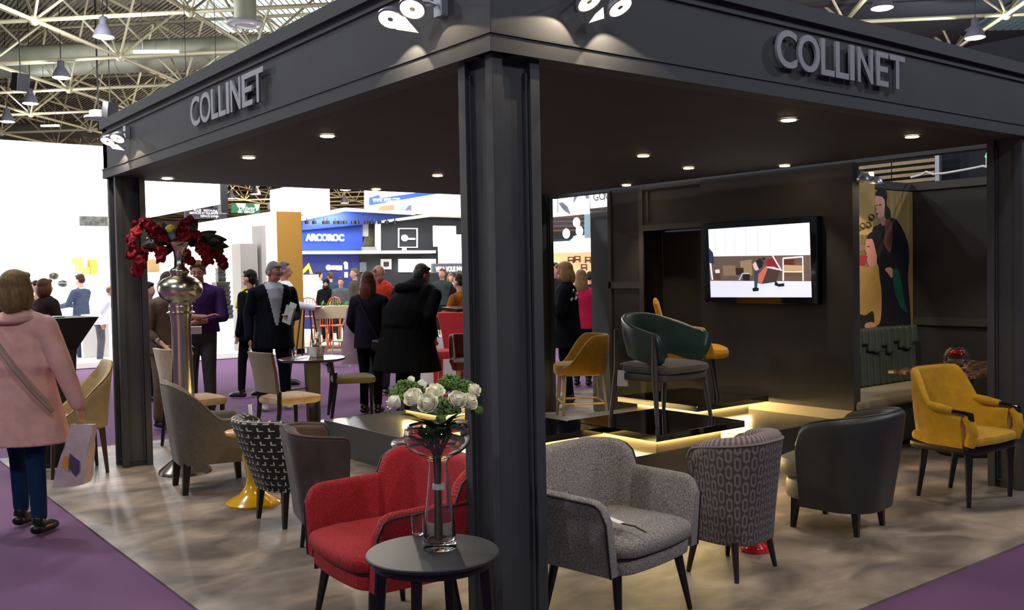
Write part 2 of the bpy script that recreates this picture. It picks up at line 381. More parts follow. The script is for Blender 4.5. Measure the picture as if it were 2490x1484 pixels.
def wall_light(x, y, plane, d, dz, aim, pw, an):
    p = PX(x, y, 0) if plane == 'x' else PY(x, y, 0); o = V((-1, 0, 0)) if plane == 'x' else V((0, -1, 0)); q = p+o*d+V((0, 0, dz))
    light('SPOT', tuple(q), pw, (1, .80, .55), .008, tuple(q+V(aim)), an, .08)
wall_light(1020, 98, 'x', .088, .068, (-.15, .25, -1), 16, 104); wall_light(1075, 76, 'x', .088, .068, (-.1, -.35, -1), 16, 108)
wall_light(308, 372, 'x', .088, .068, (-.15, .3, -1), 16, 104); wall_light(330, 364, 'x', .088, .068, (-.1, -.3, -1), 16, 104)
wall_light(1375, 57, 'y', .088, .068, (-.45, -.1, -1), 16, 108); wall_light(1450, 75, 'y', .088, .068, (.3, -.15, -1), 14, 108)
# the wide beams of the same lamps over the chairs below
light('SPOT', tuple(PX(950, 45, -.15)-V((0, 0, .03))), 40, (1, .84, .62), .02, (-.45, .5, .4), 70, .5); light('SPOT', tuple(PY(1507, 16, -.15)-V((0, 0, .03))), 55, (1, .84, .62), .02, (.85, -.15, .4), 70, .5); light('SPOT', tuple(PX(262, 343, -.15)-V((0, 0, .03))), 45, (1, .80, .55), .02, (-.7, 5.0, 0), 70, .4)
light('SPOT', (5.55, 1.5, 2.2), 34, (1, .82, .55), .02, (5.9, 2.25, 1.5), 80, .2)
light('SPOT', (6.2, .9, 2.45), 55, WARM, .05, (6.2, 1.2, 0), 95, .5)
light('SPOT', (5.6, .2, 2.45), 35, WARM, .04, (5.4, .1, 0), 70, .4)
# ================================================================ FURNITURE
def fabric(name, col, var=.18, vs=60, bump=.5, bs=350, rough=.85, sheen=.3): return mat(name, col, rough, var=var, vscale=vs, bump=bump, bscale=bs, sheen=sheen)
def resample(pts, n):
    pts = [V(p) for p in pts]; L = [0]
    for a, b in zip(pts, pts[1:]): L.append(L[-1]+(b-a).length)
    out = []; j = 0
    for i in range(n):
        s = L[-1]*i/(n-1)
        while j < len(L)-2 and L[j+1] < s: j += 1
        d = L[j+1]-L[j]; out.append(pts[j].lerp(pts[j+1], (s-L[j])/d if d else 0))
    return out
def upath(w, d, r, n, wf=None, a0=0, cy=0):
    """U in plan from the right front, round the back (+y), to the left front; wf = front width"""
    wf = w if wf is None else wf; p = [(wf/2, -d/2)]
    for i in range(15):
        a = pi/2*i/14; p.append((w/2-r+r*cos(a), d/2-r+r*sin(a)))
    q = [(-x, y) for x, y in p[::-1]]
    return resample([V((x, y+cy, 0)) for x, y in p+q], n)
def corner(s, r):
    return 0 if s >= r else r-sqrt(max(0, r*r-(r-s)**2))
def shell(path, z0, z1, th, lean=0, nv=7, lf=None, inner=True, z0f=None, uoff=0, puff=0):
    """upholstered shell along a plan path. z1(t,s,L), z0 likewise or numbers"""
    n = len(path); g = G(); L = [0]
    for a, b in zip(path, path[1:]): L.append(L[-1]+(b-a).length)
    rs = []; uv = []
    cr = None
    for i, p in enumerate(path):
        a = path[max(0, i-1)]; b = path[min(n-1, i+1)]; d = (b-a).normalized(); nn = V((d.y, -d.x, 0))
        t = L[i]/L[-1]; s = min(L[i], L[-1]-L[i])
        zb = z0(t, s) if callable(z0) else z0; zt = z1(t, s) if callable(z1) else z1
        thh = th(t, s) if callable(th) else th; le = lean(t, s) if callable(lean) else lean; r = thh/2
        sec = []; zt2 = max(zt-r, zb+.01)
        for j in range(nv+1):
            f = j/nv; sec.append((le*f**1.2+puff*sin(pi*f), zb+(zt2-zb)*f))
        for j in range(1, 6):
            a_ = pi*j/6; sec.append((le-r+r*cos(a_), zt2+r*sin(a_)))
        for j in range(nv+1):
            f = 1-j/nv; sec.append((le*f**1.2-thh-puff*.6*sin(pi*f), zb+(zt2-zb)*f))
        rs.append([p+nn*o+V((0, 0, z)) for o, z in sec]); uv.append([(L[i]+uoff, z) for o, z in sec]+[(L[i]+uoff, sec[0][1])])
    g.rings(rs, cap=True, uv=uv); return g
def edge_line(path, z1, lean, off, zo=0):
    """3d points along the top edge of a shell (for piping)"""
    n = len(path); L = [0]; out = []
    for a, b in zip(path, path[1:]): L.append(L[-1]+(b-a).length)
    for i, p in enumerate(path):
        a = path[max(0, i-1)]; b = path[min(n-1, i+1)]; d = (b-a).normalized(); nn = V((d.y, -d.x, 0))
        t = L[i]/L[-1]; s = min(L[i], L[-1]-L[i]); le = lean(t, s) if callable(lean) else lean
        out.append(p+nn*(le+off)+V((0, 0, (z1(t, s) if callable(z1) else z1)+zo)))
    return out
def outline(w, d, r, n=8, bow=0, wb=None):
    """rounded rectangle, front at -y; wb = back width; bow = front bulge"""
    wb = w if wb is None else wb; pts = []
    for cx, cy, a0, ww in ((w/2-r, -d/2+r, -pi/2, 0), (wb/2-r, d/2-r, 0, 1), (-wb/2+r, d/2-r, pi/2, 1), (-w/2+r, -d/2+r, pi, 0)):
        for i in range(n):
            a = a0+pi/2*i/(n-1); pts.append(V((cx+r*cos(a), cy+r*sin(a), 0)))
    out = []
    k = len(pts)
    for i in range(k):
        a, b = pts[i], pts[(i+1) % k]; m_ = max(1, int((b-a).length/.06))
        for j in range(m_): out.append(a.lerp(b, j/m_))
    if bow: out = [V((p.x, p.y-bow*(1-(2*p.x/w)**2), 0)) if p.y < 0 else p for p in out]
    return out
def pillow(ol, z0, z1, dome=.02, e=.02, loc=(0, 0)):
    c = V((sum(p.x for p in ol)/len(ol), sum(p.y for p in ol)/len(ol), 0)); sz = max((p-c).length for p in ol); rs = []
    for ins, z in ((e*1.2, z0), (e*.3, z0+e*.3), (0, z0+e), (0, z1-e), (e*.3, z1-e*.3), (e, z1), (sz*.25, z1+dome*.55), (sz*.55, z1+dome*.9), (sz*.85, z1+dome)):
        k = max(.02, 1-ins/sz); rs.append([c+(p-c)*k+V((loc[0], loc[1], z)) for p in ol])
    return G().rings(rs, uv=[[(p.x, p.y) for p in r]+[(r[0].x, r[0].y)] for r in rs])
def legs(t, pts, ztop, m_, r1=.022, r2=.012, splay=.03, n=12, zb=0, sq=False, first=None):
    src = first
    for x, y in pts:
        sx, sy = (1 if x > 0 else -1), (1 if y > 0 else -1)
        g = G().cyl((x, y, ztop), (x+sx*splay, y+sy*splay, zb), r1*(1.3 if sq else 1), r2*(1.3 if sq else 1), 4 if sq else n, off=pi/4 if sq else 0)
        mk('leg', g, m_, t, smooth=not sq)
# ---- pattern materials
def weave(c1, c2, c3, sc=140, wav=.0):
    def fn(nt, u, v):
        a = math_(nt, 'SINE', math_(nt, 'MULTIPLY', u, sc*3)); b = math_(nt, 'SINE', math_(nt, 'MULTIPLY', v, sc*4))
        h = math_(nt, 'MULTIPLY_ADD', math_(nt, 'MULTIPLY', a, b), .5, .5)
        tc = nd(nt, 'ShaderNodeTexCoord'); n = nd(nt, 'ShaderNodeTexNoise'); n.inputs['Scale'].default_value = 260; n.inputs['Detail'].default_value = 2; nt.links.new(tc.outputs['Object'], n.inputs['Vector'])
        f = math_(nt, 'GREATER_THAN', n.outputs['Fac'], .66)
        n2 = nd(nt, 'ShaderNodeTexNoise'); n2.inputs['Scale'].default_value = 60; nt.links.new(tc.outputs['Object'], n2.inputs['Vector'])
        hh = math_(nt, 'MULTIPLY', h, n2.outputs['Fac'])
        return mixcol(nt, math_(nt, 'MULTIPLY', f, .55), mixcol(nt, math_(nt, 'MULTIPLY', hh, 1.3), lin(c1), lin(c2)), lin(c3)), h
    return fn
REDW = uvmat('red_woven_fabric', weave('78101a', 'c8141f', 'e8605a', 135), .85, 0, .7)
def speck(nt, u, v):
    tc = nd(nt, 'ShaderNodeTexCoord'); n = nd(nt, 'ShaderNodeTexNoise'); n.inputs['Scale'].default_value = 190; n.inputs['Detail'].default_value = 4; nt.links.new(tc.outputs['Object'], n.inputs['Vector'])
    r = nd(nt, 'ShaderNodeValToRGB'); e = r.color_ramp.elements; e[0].position = .36; e[0].color = (*lin('544f4e'), 1); e[1].position = .72; e[1].color = (*lin('b4aba2'), 1); x = e.new(.52); x.color = (*lin('7c7675'), 1)
    nt.links.new(n.outputs['Fac'], r.inputs[0]); return r.outputs[0], n.outputs['Fac']
GREYSPK = uvmat('flecked_grey_wool', speck, .8, .05, .5)
def lmark(nt, u, v):
    p = .046; U = math_(nt, 'DIVIDE', u, p); VV = math_(nt, 'DIVIDE', v, p)
    row = math_(nt, 'FLOOR', VV); odd = math_(nt, 'MODULO', math_(nt, 'ADD', row, 100), 2)
    U = math_(nt, 'ADD', U, math_(nt, 'MULTIPLY', odd, .5)); fu = math_(nt, 'FRACT', U); fv = math_(nt, 'FRACT', VV)
    fu2 = math_(nt, 'ABSOLUTE', math_(nt, 'SUBTRACT', fu, odd))
    def between(x, a, b): return math_(nt, 'MULTIPLY', math_(nt, 'GREATER_THAN', x, a), math_(nt, 'LESS_THAN', x, b))
    vert = math_(nt, 'MULTIPLY', between(fu2, .2, .36), between(fv, .16, .7)); hor = math_(nt, 'MULTIPLY', between(fu2, .2, .74), between(fv, .16, .32))
    f = math_(nt, 'MAXIMUM', vert, hor)
    return mixcol(nt, f, lin('1b1718'), lin('c9c2b8')), f
LMARK = uvmat('black_fabric_white_angle_marks', lmark, .8, .1, .3)
def links_(nt, u, v):
    px, py = .036, .088; X = math_(nt, 'DIVIDE', u, px); Y = math_(nt, 'DIVIDE', v, py)
    col = math_(nt, 'FLOOR', X); odd = math_(nt, 'MODULO', math_(nt, 'ADD', col, 100), 2)
    Y = math_(nt, 'ADD', Y, math_(nt, 'MULTIPLY', odd, .5)); fx = math_(nt, 'ABSOLUTE', math_(nt, 'SUBTRACT', math_(nt, 'FRACT', X), .5)); fy = math_(nt, 'ABSOLUTE', math_(nt, 'SUBTRACT', math_(nt, 'FRACT', Y), .5))
    d = math_(nt, 'MAXIMUM', math_(nt, 'MULTIPLY', fx, 1.0), math_(nt, 'ADD', math_(nt, 'MULTIPLY', fx, .45), math_(nt, 'MULTIPLY', math_(nt, 'SUBTRACT', fy, .12), 1.15)))
    ring = math_(nt, 'MULTIPLY', math_(nt, 'GREATER_THAN', d, .18), math_(nt, 'LESS_THAN', d, .40))
    return mixcol(nt, ring, lin('40363a'), lin('6e6260')), ring
LINKF = uvmat('brown_fabric_raised_link_pattern', links_, .8, .1, .6)
def quilt(nt, u, v):
    a = math_(nt, 'SINE', math_(nt, 'MULTIPLY', u, 330)); h = math_(nt, 'MULTIPLY_ADD', a, .5, .5)
    return mixcol(nt, h, lin('54464a'), lin('8d7c7b')), h
RIBF = uvmat('brown_ribbed_velvet', quilt, .7, .15, 1.0)
PIPE = mat('black_piping', '100e0f', .5)
# ---------------- A: red / grey armchair with square wrap arms
def wrap_armchair(label, loc, rz, fab, group=None):
    t = thing('armchair', label, 'chair', loc, rz, group)
    W_, D_ = .70, .56; za = .635; rr = .075
    # arm panels: right then left, each from the front round the back corner
    full = upath(W_, D_, .16, 61, cy=-.02)
    z1 = lambda t_, s: za+.012*0-corner(s, rr)
    for nm, part, so in (('arm', full[:25], 0), ('arm', full[-25:], 1)):
        zf = (lambda t_, s, so=so: za+.02*(t_ if so == 0 else 1-t_)-corner((t_ if so == 0 else 1-t_)*.62, rr))
        a = mk(nm, shell(part, .30, zf, .055, .035, uoff=so*1.3), fab, t, smooth=True, angle=60)
        e = edge_line(part, zf, .035, -.002, -.02); e2 = edge_line(part, .30, 0, .001)
        front = [e2[0] if so == 0 else e2[-1]]; ee = e if so == 0 else e[::-1]
        mk('piping', G().tube([front[0]]+[front[0].lerp(ee[0], .5)]+ee, .0055, 6), PIPE, a, smooth=True)
    # backrest
    bp = upath(.655, .24, .13, 33, cy=.115); zb = lambda t_, s: .88-.06*abs(2*t_-1)**2-corner(s-.05, .12) if s > .05 else .70
    bp = bp[2:-2]; zb = lambda t_, s: .79-.03*abs(2*t_-1)**2-corner(s, .12)
    b = mk('backrest', shell(bp, .34, zb, .07, .05, puff=.012, uoff=.3), fab, t, smooth=True, angle=60)
    mk('piping', G().tube(edge_line(bp, zb, .05, -.002, -.012), .005, 6), PIPE, b, smooth=True)
    ol = outline(.60, .46, .09, bow=.03); ol = [p+V((0, -.08, 0)) for p in ol]
    mk('base', pillow(ol, .29, .36, 0, .012), fab, t, smooth=True, angle=60)
    sc = mk('seat_cushion', pillow(outline(.605, .50, .09, bow=.035), .362, .44, .035, .03, (0, -.08)), fab, t, smooth=True, angle=60)
    mk('piping', G().tube([p+V((0, 0, .362)) for p in ol], .006, 6, loop=True), PIPE, sc, smooth=True)
    legs(t, ((-.24, -.25), (.24, -.25), (-.24, .10), (.24, .10)), .30, BLACK, .024, .012, .045)
    return t
grey_chair = wrap_armchair('flecked grey wool armchair with black piping right of the front pillar', (.76, .19, 0), .17, GREYSPK)
red_chair = wrap_armchair('bright red woven armchair with black piping left of the front pillar', (-.072, .67, 0), -1.64, REDW); red_chair.scale = (1.05, 1.05, 1)
# ---------------- C: brown patterned tub chair
def tub_link(loc, rz):
    t = thing('tub_chair', 'brown tub chair with raised oval link pattern and ribbed rolled rim', 'chair', loc, rz)
    p = upath(.42, .32, .155, 49, wf=.40, cy=.05); z1 = lambda t_, s: .74-.05*abs(2*t_-1)**2-corner(s, .05)
    ln = lambda t_, s: .06*(1-.3*abs(2*t_-1))
    mk('shell', shell(p, .175, z1, .06, ln), LINKF, t, smooth=True, angle=60)
    p2 = upath(.37, .27, .13, 49, wf=.35, cy=.05); z2 = lambda t_, s: .765-.06*abs(2*t_-1)**2-corner(s, .1)
    mk('inner_lining', shell(p2, .40, z2, .085, lambda t_, s: .075), RIBF, t, smooth=True, angle=60)
    mk('piping', G().tube(edge_line(p, z1, ln, .0, -.02), .006, 6), RIBF, t, smooth=True)
    mk('seat', pillow(outline(.36, .36, .12, bow=.02), .18, .44, .03, .03, (0, -.0)), RIBF, t, smooth=True)
    legs(t, ((-.13, -.09), (.2, -.09), (-.13, .15), (.2, .15)), .2, mat('brown_wood', '2a1c16', .4), .022, .012, .03)
    return t
tub_link((1.76, .25, 0), pi+.13)
# ---------------- D: dark leather tub chair
LEATH = mat('dark_grey_leather', '2d2e2c', .38, var=.08, vscale=8, bump=.35, bscale=240)
LEATH2 = mat('olive_leather', '6a6250', .45, var=.1, vscale=8, bump=.3, bscale=240)
def tub_leather(loc, rz):
    t = thing('tub_chair', 'smooth dark grey leather tub chair seen from behind on short black legs', 'chair', loc, rz)
    p = upath(.55, .42, .21, 49, wf=.54, cy=.07); z1 = lambda t_, s: .755-.10*abs(2*t_-1)**2-corner(s, .09)
    ln = lambda t_, s: .09*(1-.4*abs(2*t_-1))
    mk('shell', shell(p, .15, z1, .07, ln, puff=.01), LEATH, t, smooth=True, angle=60)
    mk('piping', G().tube(edge_line(p, z1, ln, -.03, .001), .006, 6), LEATH, t, smooth=True)
    mk('seat', pillow(outline(.50, .52, .12, bow=.03), .18, .31, .0, .03, (0, -.02)), LEATH2, t, smooth=True)
    mk('seat_cushion', pillow(outline(.49, .52, .12, bow=.04), .312, .44, .03, .04, (0, -.06)), LEATH2, t, smooth=True)
    legs(t, ((-.2, -.2), (.2, -.2), (-.165, .17), (.165, .17)), .2, BLACK, .026, .014, .015, sq=True)
tub_leather((2.93, .33, 0), pi+.13)
# ---------------- E: yellow armchair with black arm ends
YEL = fabric('mustard_velvet', 'b88a04', .14, 14, .25, 300, .85, .15)
def yellow_armchair(loc, rz):
    t = thing('armchair', 'mustard yellow velvet armchair with black wooden arm ends and legs', 'chair', loc, rz)
    p = upath(.58, .42, .18, 57, wf=.60)
    def z1(t_, s): 
        k = min(1, max(0, (s-.17)/.22)); k = k*k*(3-2*k); return .64+.27*k-.02*(1-k)
    ln = lambda t_, s: .02+.03*min(1, s/.6)
    mk('backrest', shell(p, .40, z1, .055, ln, puff=.01), YEL, t, smooth=True, angle=60)
    for sx in (-1, 1):
        a = mk('arm', G().tube([(sx*.285, -.25, .42), (sx*.288, -.275, .50), (sx*.292, -.265, .57), (sx*.295, -.23, .615)], (.034, .036, .034, .03), 12), YEL, t, smooth=True, angle=80)
        mk('arm_pad', G().tube([(sx*.295, -.14, .645), (sx*.292, -.05, .655), (sx*.29, .06, .67)], (.024, .032, .03), 12), YEL, a, smooth=True, angle=80)
        mk('arm_end', G().tube([(sx*.294, -.14, .64), (sx*.295, -.22, .635), (sx*.296, -.265, .628), (sx*.296, -.272, .59)], (.017, .018, .024, .02), 10), mat('black_lacquer', '0a0909', .15, coat=1), a, smooth=True)
    mk('seat_cushion', pillow(outline(.57, .48, .06, bow=.03), .41, .475, .02, .025, (0, -.04)), YEL, t, smooth=True)
    mk('seat_rail', pillow(outline(.58, .47, .05, bow=.02), .355, .405, 0, .01, (0, -.03)), BLACK, t, smooth=True)
    for x, y, sx, sy in ((-.26, -.23, 0, -.0), (.26, -.23, 0, 0), (-.2, .13, -.0, .05), (.2, .13, .0, .05)):
        mk('leg', G().tube([(x, y, .37), (x, y+sy*.2, .25), (x+sx, y+sy, 0)], (.034, .027, .017), 4), BLACK, t)
yellow_armchair((4.23, .25, 0), -.06)
# ---------------- F: green leather open armchair on the plinth
GLEA = mat('green_blue_leather', '243c3d', .32, var=.12, vscale=4, bump=.2, bscale=260)
SMOKE = mat('smoked_wood', '4c4844', .6, var=.15, vscale=30, stretch=(8, 8, .6))
def green_armchair(loc, rz):
    t = thing('armchair', 'green leather armchair with a sweeping wrap back and grey wooden legs on the nearest plinth', 'chair', loc, rz)
    p = upath(.54, .50, .26, 57, wf=.54)
    def z1(t_, s): k = min(1, s/.62); k = k*k*(3-2*k); return .70+.14*k-corner(s, .07)
    def z0(t_, s): k = min(1, s/.62); k = k*k*(3-2*k); return .455+.08*k+corner(s, .07)
    mk('backrest', shell(p, z0, z1, .045, lambda t_, s: .045, puff=.012), GLEA, t, smooth=True, angle=60)
    mk('seat', pillow(outline(.58, .52, .08, bow=.02), .385, .45, .025, .03, (0, -.02)), fabric('grey_brown_seat_fabric', '5a534b'), t, smooth=True)
    mk('seat_frame', pillow(outline(.57, .50, .06), .33, .384, 0, .008, (0, -.01)), SMOKE, t, smooth=True)
    for x, y, zt, dx, dy in ((-.305, -.2, .70, -.02, -.04), (-.29, .2, .72, -.03, .05), (.29, .2, .72, .03, .05), (.27, -.2, .36, .045, -.04)):
        mk('leg', G().tube([(x, y, zt), (x, y, .4), (x+dx, y+dy, 0)], (.017, .024, .015), 8), SMOKE, t, smooth=True)
    return t
green_armchair((3.16, 2.08, .46), .05)
# ---------------- G: yellow angular armchair on the rear plinth
YEL2 = fabric('bright_yellow_wool', 'd39a14', .1, 30, .3, 300)
def angular(loc, rz):
    t = thing('armchair', 'bright yellow angular armchair with a narrow high back on the plinth by the television', 'chair', loc, rz)
    g = G(); 
    mk('backrest', G().rings([[V((x*w, y0, z)), V((x*w+0, y0+th, z))] if 0 else V((0, 0, 0)) for x in ()] or [[V((-w, y0, z)), V((w, y0, z)), V((w, y0+th, z)), V((-w, y0+th, z))] for w, y0, th, z in ((.24, .16, .05, .40), (.24, .20, .06, .60), (.22, .27, .05, .88), (.16, .29, .03, .92))]), YEL2, t, smooth=True, bevel=.015)
    for sx in (-1, 1):
        mk('arm', G().prism([(sx*.30, -.24, .38), (sx*.34, -.16, .62), (sx*.34, .12, .66), (sx*.28, .22, .40)], (-sx*.045, 0, 0)), YEL2, t, bevel=.014)
    mk('seat', pillow(outline(.56, .56, .12, bow=.03), .37, .46, .03, .035, (0, -.05)), YEL2, t, smooth=True)
    legs(t, ((-.2, -.2), (.2, -.2), (-.2, .2), (.2, .2)), .38, BLACK, .02, .011, .05)
angular((4.36, 2.86, .46), .75)
# ---------------- H: mustard bar stool and red chairs behind the platform
MUST = fabric('ochre_velvet', '94711c', .12, 20, .25, 300)
def bar_stool(label, loc, rz, fab, legm):
    t = thing('bar_stool', label, 'stool', loc, rz)
    p = upath(.56, .52, .25, 57, wf=.46)
    def z1(t_, s): k = min(1, max(0, (s-.04)/.34)); k = k*k*(3-2*k); return .64+.33*k-corner(s, .05)
    mk('backrest', shell(p, .56, z1, .05, lambda t_, s: .05*min(1, s/.5), puff=.01), fab, t, smooth=True, angle=60)
    mk('seat', pillow(outline(.46, .5, .12, bow=.02), .54, .66, .02, .03, (0, -.02)), fab, t, smooth=True)
    for sx in (-1, 1):
        for sy in (-1, 1): mk('leg', G().cyl((sx*.2, sy*.2, .56), (sx*.25, sy*.24, 0), .022, .015, 8), legm, t, smooth=True)
    mk('footrest', G().cyl((-.225, -.222, .25), (.225, -.222, .25), .014, n=8).cyl((-.225, .222, .25), (.225, .222, .25), .012, n=8).cyl((-.225, -.22, .25), (-.225, .22, .25), .012, n=8).cyl((.225, -.22, .25), (.225, .22, .25), .012, n=8), mat('oak', '8d7350', .5), t)
bar_stool('ochre velvet bar stool with a curved back in front of the doorway', (4.50, 4.52, 0), -2.15, MUST, SMOKE)
# ---------------- I: patterned chair, brown velvet chair, bergere
def slipper(loc, rz):
    t = thing('lounge_chair', 'low black lounge chair patterned with small white angle marks', 'chair', loc, rz)
    p = upath(.50, .50, .2, 53, wf=.50)
    def z1(t_, s): k = min(1, max(0, (s-.02)/.46)); k = k*k*(3-2*k); return .38+.34*k
    mk('backrest', shell(p, .235, z1, .07, lambda t_, s: .17*min(1, s/.6)**1.5, puff=.012), LMARK, t, smooth=True, angle=60)
    mk('piping', G().tube(edge_line(p, z1, lambda t_, s: .17*min(1, s/.6)**1.5, -.01, -.01), .005, 6), mat('white_piping', 'b9b2a6', .6), t, smooth=True)
    mk('seat', pillow(outline(.5, .5, .12, bow=.02), .24, .43, .02, .04, (0, -.03)), LMARK, t, smooth=True)
    legs(t, ((-.18, -.2), (.18, -.2), (-.17, .17), (.17, .17)), .25, BLACK, .024, .013, .02, sq=True)
slipper((.41, 2.84, 0), 1.62)
VEL = fabric('brown_velvet', '3f312d', .35, 9, .2, 200, .8, .12)
VELI = fabric('brown_velvet_inside', '57402f', .25, 9, .2, 200, .8, .12)
def curved_velvet(loc, rz):
    t = thing('tub_chair', 'brown velvet tub chair with channelled inside back behind the red armchair', 'chair', loc, rz)
    p = upath(.50, .25, .125, 57, wf=.49, cy=.145)
    def z1(t_, s): k = min(1, s/.5); return .73+.06*k-corner(s, .03)
    mk('shell', shell(p, .24, z1, .05, lambda t_, s: .07), VEL, t, smooth=True, angle=60)
    p2 = upath(.45, .21, .105, 57, wf=.44, cy=.14)
    mk('inner_back', shell(p2, .30, lambda t_, s: z1(t_, s)-.012, .05, lambda t_, s: .065+.004*sin(s*60)), VELI, t, smooth=True, angle=60)
    mk('piping', G().tube(edge_line(p, z1, .07, -.004, -.004), .005, 6), VELI, t, smooth=True)
    mk('seat', pillow(outline(.46, .60, .12, bow=.05), .24, .40, .03, .04, (0, -.08)), VELI, t, smooth=True)
    legs(t, ((-.2, -.2), (.2, -.2), (-.2, .18), (.2, .18)), .25, BLACK, .022, .012, .03)
curved_velvet((.27, 1.90, 0), 1.3)
BERG = fabric('taupe_fabric', '5b534b', .12, 40, .3, 300, .85, .2)
def bergere(loc, rz):
    t = thing('armchair', 'taupe high-backed armchair with sloping arms beside the left pillar', 'chair', loc, rz)
    p = upath(.52, .54, .14, 61, wf=.52)
    def z1(t_, s): k = min(1, max(0, (s-.22)/.42)); k = k**1.6*(3-2*k) if k < 1 else 1; return .56+.29*min(1, k)-corner(s, .05)
    mk('shell', shell(p, .22, z1, .07, lambda t_, s: .10*min(1, s/.8), puff=.008), BERG, t, smooth=True, angle=60)
    mk('piping', G().tube(edge_line(p, z1, lambda t_, s: .10*min(1, s/.8), -.006, -.012), .008, 6), fabric('taupe_fabric_light', '75665a'), t, smooth=True)
    mk('seat', pillow(outline(.42, .50, .06, bow=.03), .22, .44, .03, .04, (0, -.04)), BERG, t, smooth=True)
    legs(t, ((-.2, -.24), (.2, -.24), (-.19, .22), (.19, .22)), .23, BLACK, .032, .022, .02, sq=True)
bergere((.34, 4.24, 0), 1.42)
# ---------------- J: dining chairs
TAN = fabric('tan_suede', 'a1845c', .15, 20, .2, 300, .75, .5); TANB = fabric('tan_linen_back', '6e5c45', .08, 60)
def dining(label, loc, rz, backm, seatm, group=None, back_h=.92, tag=False, name='dining_chair'):
    t = thing(name, label, 'chair', loc, rz, group)
    mk('backrest', G().rings([[V((-w, y0-.0*1, z)), V((0, y0+.03, z)), V((w, y0, z)), V((w, y0+.035, z)), V((0, y0+.065, z)), V((-w, y0+.035, z))] for w, y0, z in ((.205, .20, .52), (.215, .225, .72), (.225, .27, back_h))]), backm, t, smooth=True, bevel=.008)
    mk('seat', pillow(outline(.47, .48, .05, bow=.02, wb=.42), .40, .475, .02, .03, (0, -.02)), seatm, t, smooth=True)
    for x, y, dx, dy, zt in ((-.2, -.21, 0, 0, .41), (.2, -.21, 0, 0, .41), (-.19, .2, 0, .05, .54), (.19, .2, 0, .05, .54)):
        mk('leg', G().tube([(x, y, zt), (x, y, .38), (x+dx, y+dy, 0)], (.026, .026, .017), 4), BLACK, t)
    if tag: mk('price_tag', G().obox((.215, .29, .34), (.07, .004, .11), (0, .1, 0)).cyl((.2, .27, .40), (.215, .29, .39), .002, n=4), WHITE, t)
    return t
dining('tan dining chair with a straight back and a white price tag', (1.64, 5.66, 0), 1.68, TANB, TAN, tag=True)
dining('brown-seated dining chair right of the round table, half hidden by the auburn-haired woman', (2.98, 6.86, 0), 1.2, fabric('black_back_fabric', '2c2622'), fabric('olive_seat', '6b5b3c'), back_h=.62)
def shell_dining(label, loc, rz, col, legm):
    f = fabric('dining_'+col, col, .1, 20, .2, 300, .7, .3); t = thing('dining_chair', label, 'chair', loc, rz)
    p = upath(.50, .48, .12, 53, wf=.46)
    def z1(t_, s): k = min(1, max(0, (s-.03)/.52)); return .47+.48*k**1.7*(1.6-.6*k)
    mk('backrest', shell(p, .40, z1, .045, lambda t_, s: .06*min(1, s/.6)), f, t, smooth=True, angle=60)
    mk('piping', G().tube(edge_line(p, z1, lambda t_, s: .06*min(1, s/.6), -.004, -.008), .004, 6), mat('brown_piping', '3a2c20', .6), t, smooth=True)
    mk('seat', pillow(outline(.46, .48, .06, bow=.02), .38, .475, .02, .03, (0, -.02)), f, t, smooth=True)
    legs(t, ((-.18, -.19), (.18, -.19), (-.18, .18), (.18, .18)), .40, legm, .024, .013, .03, sq=True)
    return t
WALN = mat('walnut', '3a2519', .4, var=.2, vscale=20, stretch=(6, 6, .5))
shell_dining('beige dining chair with a swept back left of the left pillar', (-.34, 5.60, 0), -1.62, 'a08a5c', WALN)
dining('tan dining chair partly hidden behind the giant silver vase', (.90, 6.22, 0), 1.62, TAN, TAN, back_h=.97)
CRIM = fabric('crimson_fabric', 'b8101c', .08, 20, .2, 300, .7, .3); DCR = fabric('dark_crimson_fabric', '5c1018', .1, 20, .2, 300, .7, .4)
def red_high(loc, rz):
    t = thing('bar_stool', 'bright crimson upholstered high chair with covered legs and tall back', 'chair', loc, rz)
    mk('seat', pillow(outline(.46, .46, .03), .56, .66, .01, .015), CRIM, t, smooth=True)
    mk('backrest', G().rings([[V((-w, y0, z)), V((w, y0, z)), V((w, y0+.07, z)), V((-w, y0+.07, z))] for w, y0, z in ((.14, .17, .64), (.17, .20, .85), (.24, .25, 1.14))]), CRIM, t, bevel=.015)
    for sx in (-1, 1):
        for sy in (-1, 1): mk('leg', G().cyl((sx*.19, sy*.19, .6), (sx*.19, sy*.19, 0), .045, .03, 4, off=pi/4), CRIM, t, bevel=.004)
def dark_red(loc, rz):
    t = thing('bar_stool', 'dark crimson high chair with a deep notched back behind the bouquet', 'chair', loc, rz)
    mk('seat', pillow(outline(.52, .50, .1, bow=.02), .52, .63, .03, .03), DCR, t, smooth=True)
    p = upath(.54, .46, .1, 53, wf=.5)
    def z1(t_, s): k = min(1, s/.3); notch = max(0, 1-abs(t_-.5)/.10)*.16; return .66+.27*k*k*(3-2*k)-notch
    mk('backrest', shell(p, .56, z1, .05, .03), DCR, t, smooth=True, angle=60)
    legs(t, ((-.18, -.18), (.18, -.18), (-.18, .18), (.18, .18)), .54, mat('amber_wood', '7a4a22', .4), .028, .018, .02, sq=True)
red_high((4.62, 7.15, 0), -.75); dark_red((4.16, 6.02, 0), -.65)
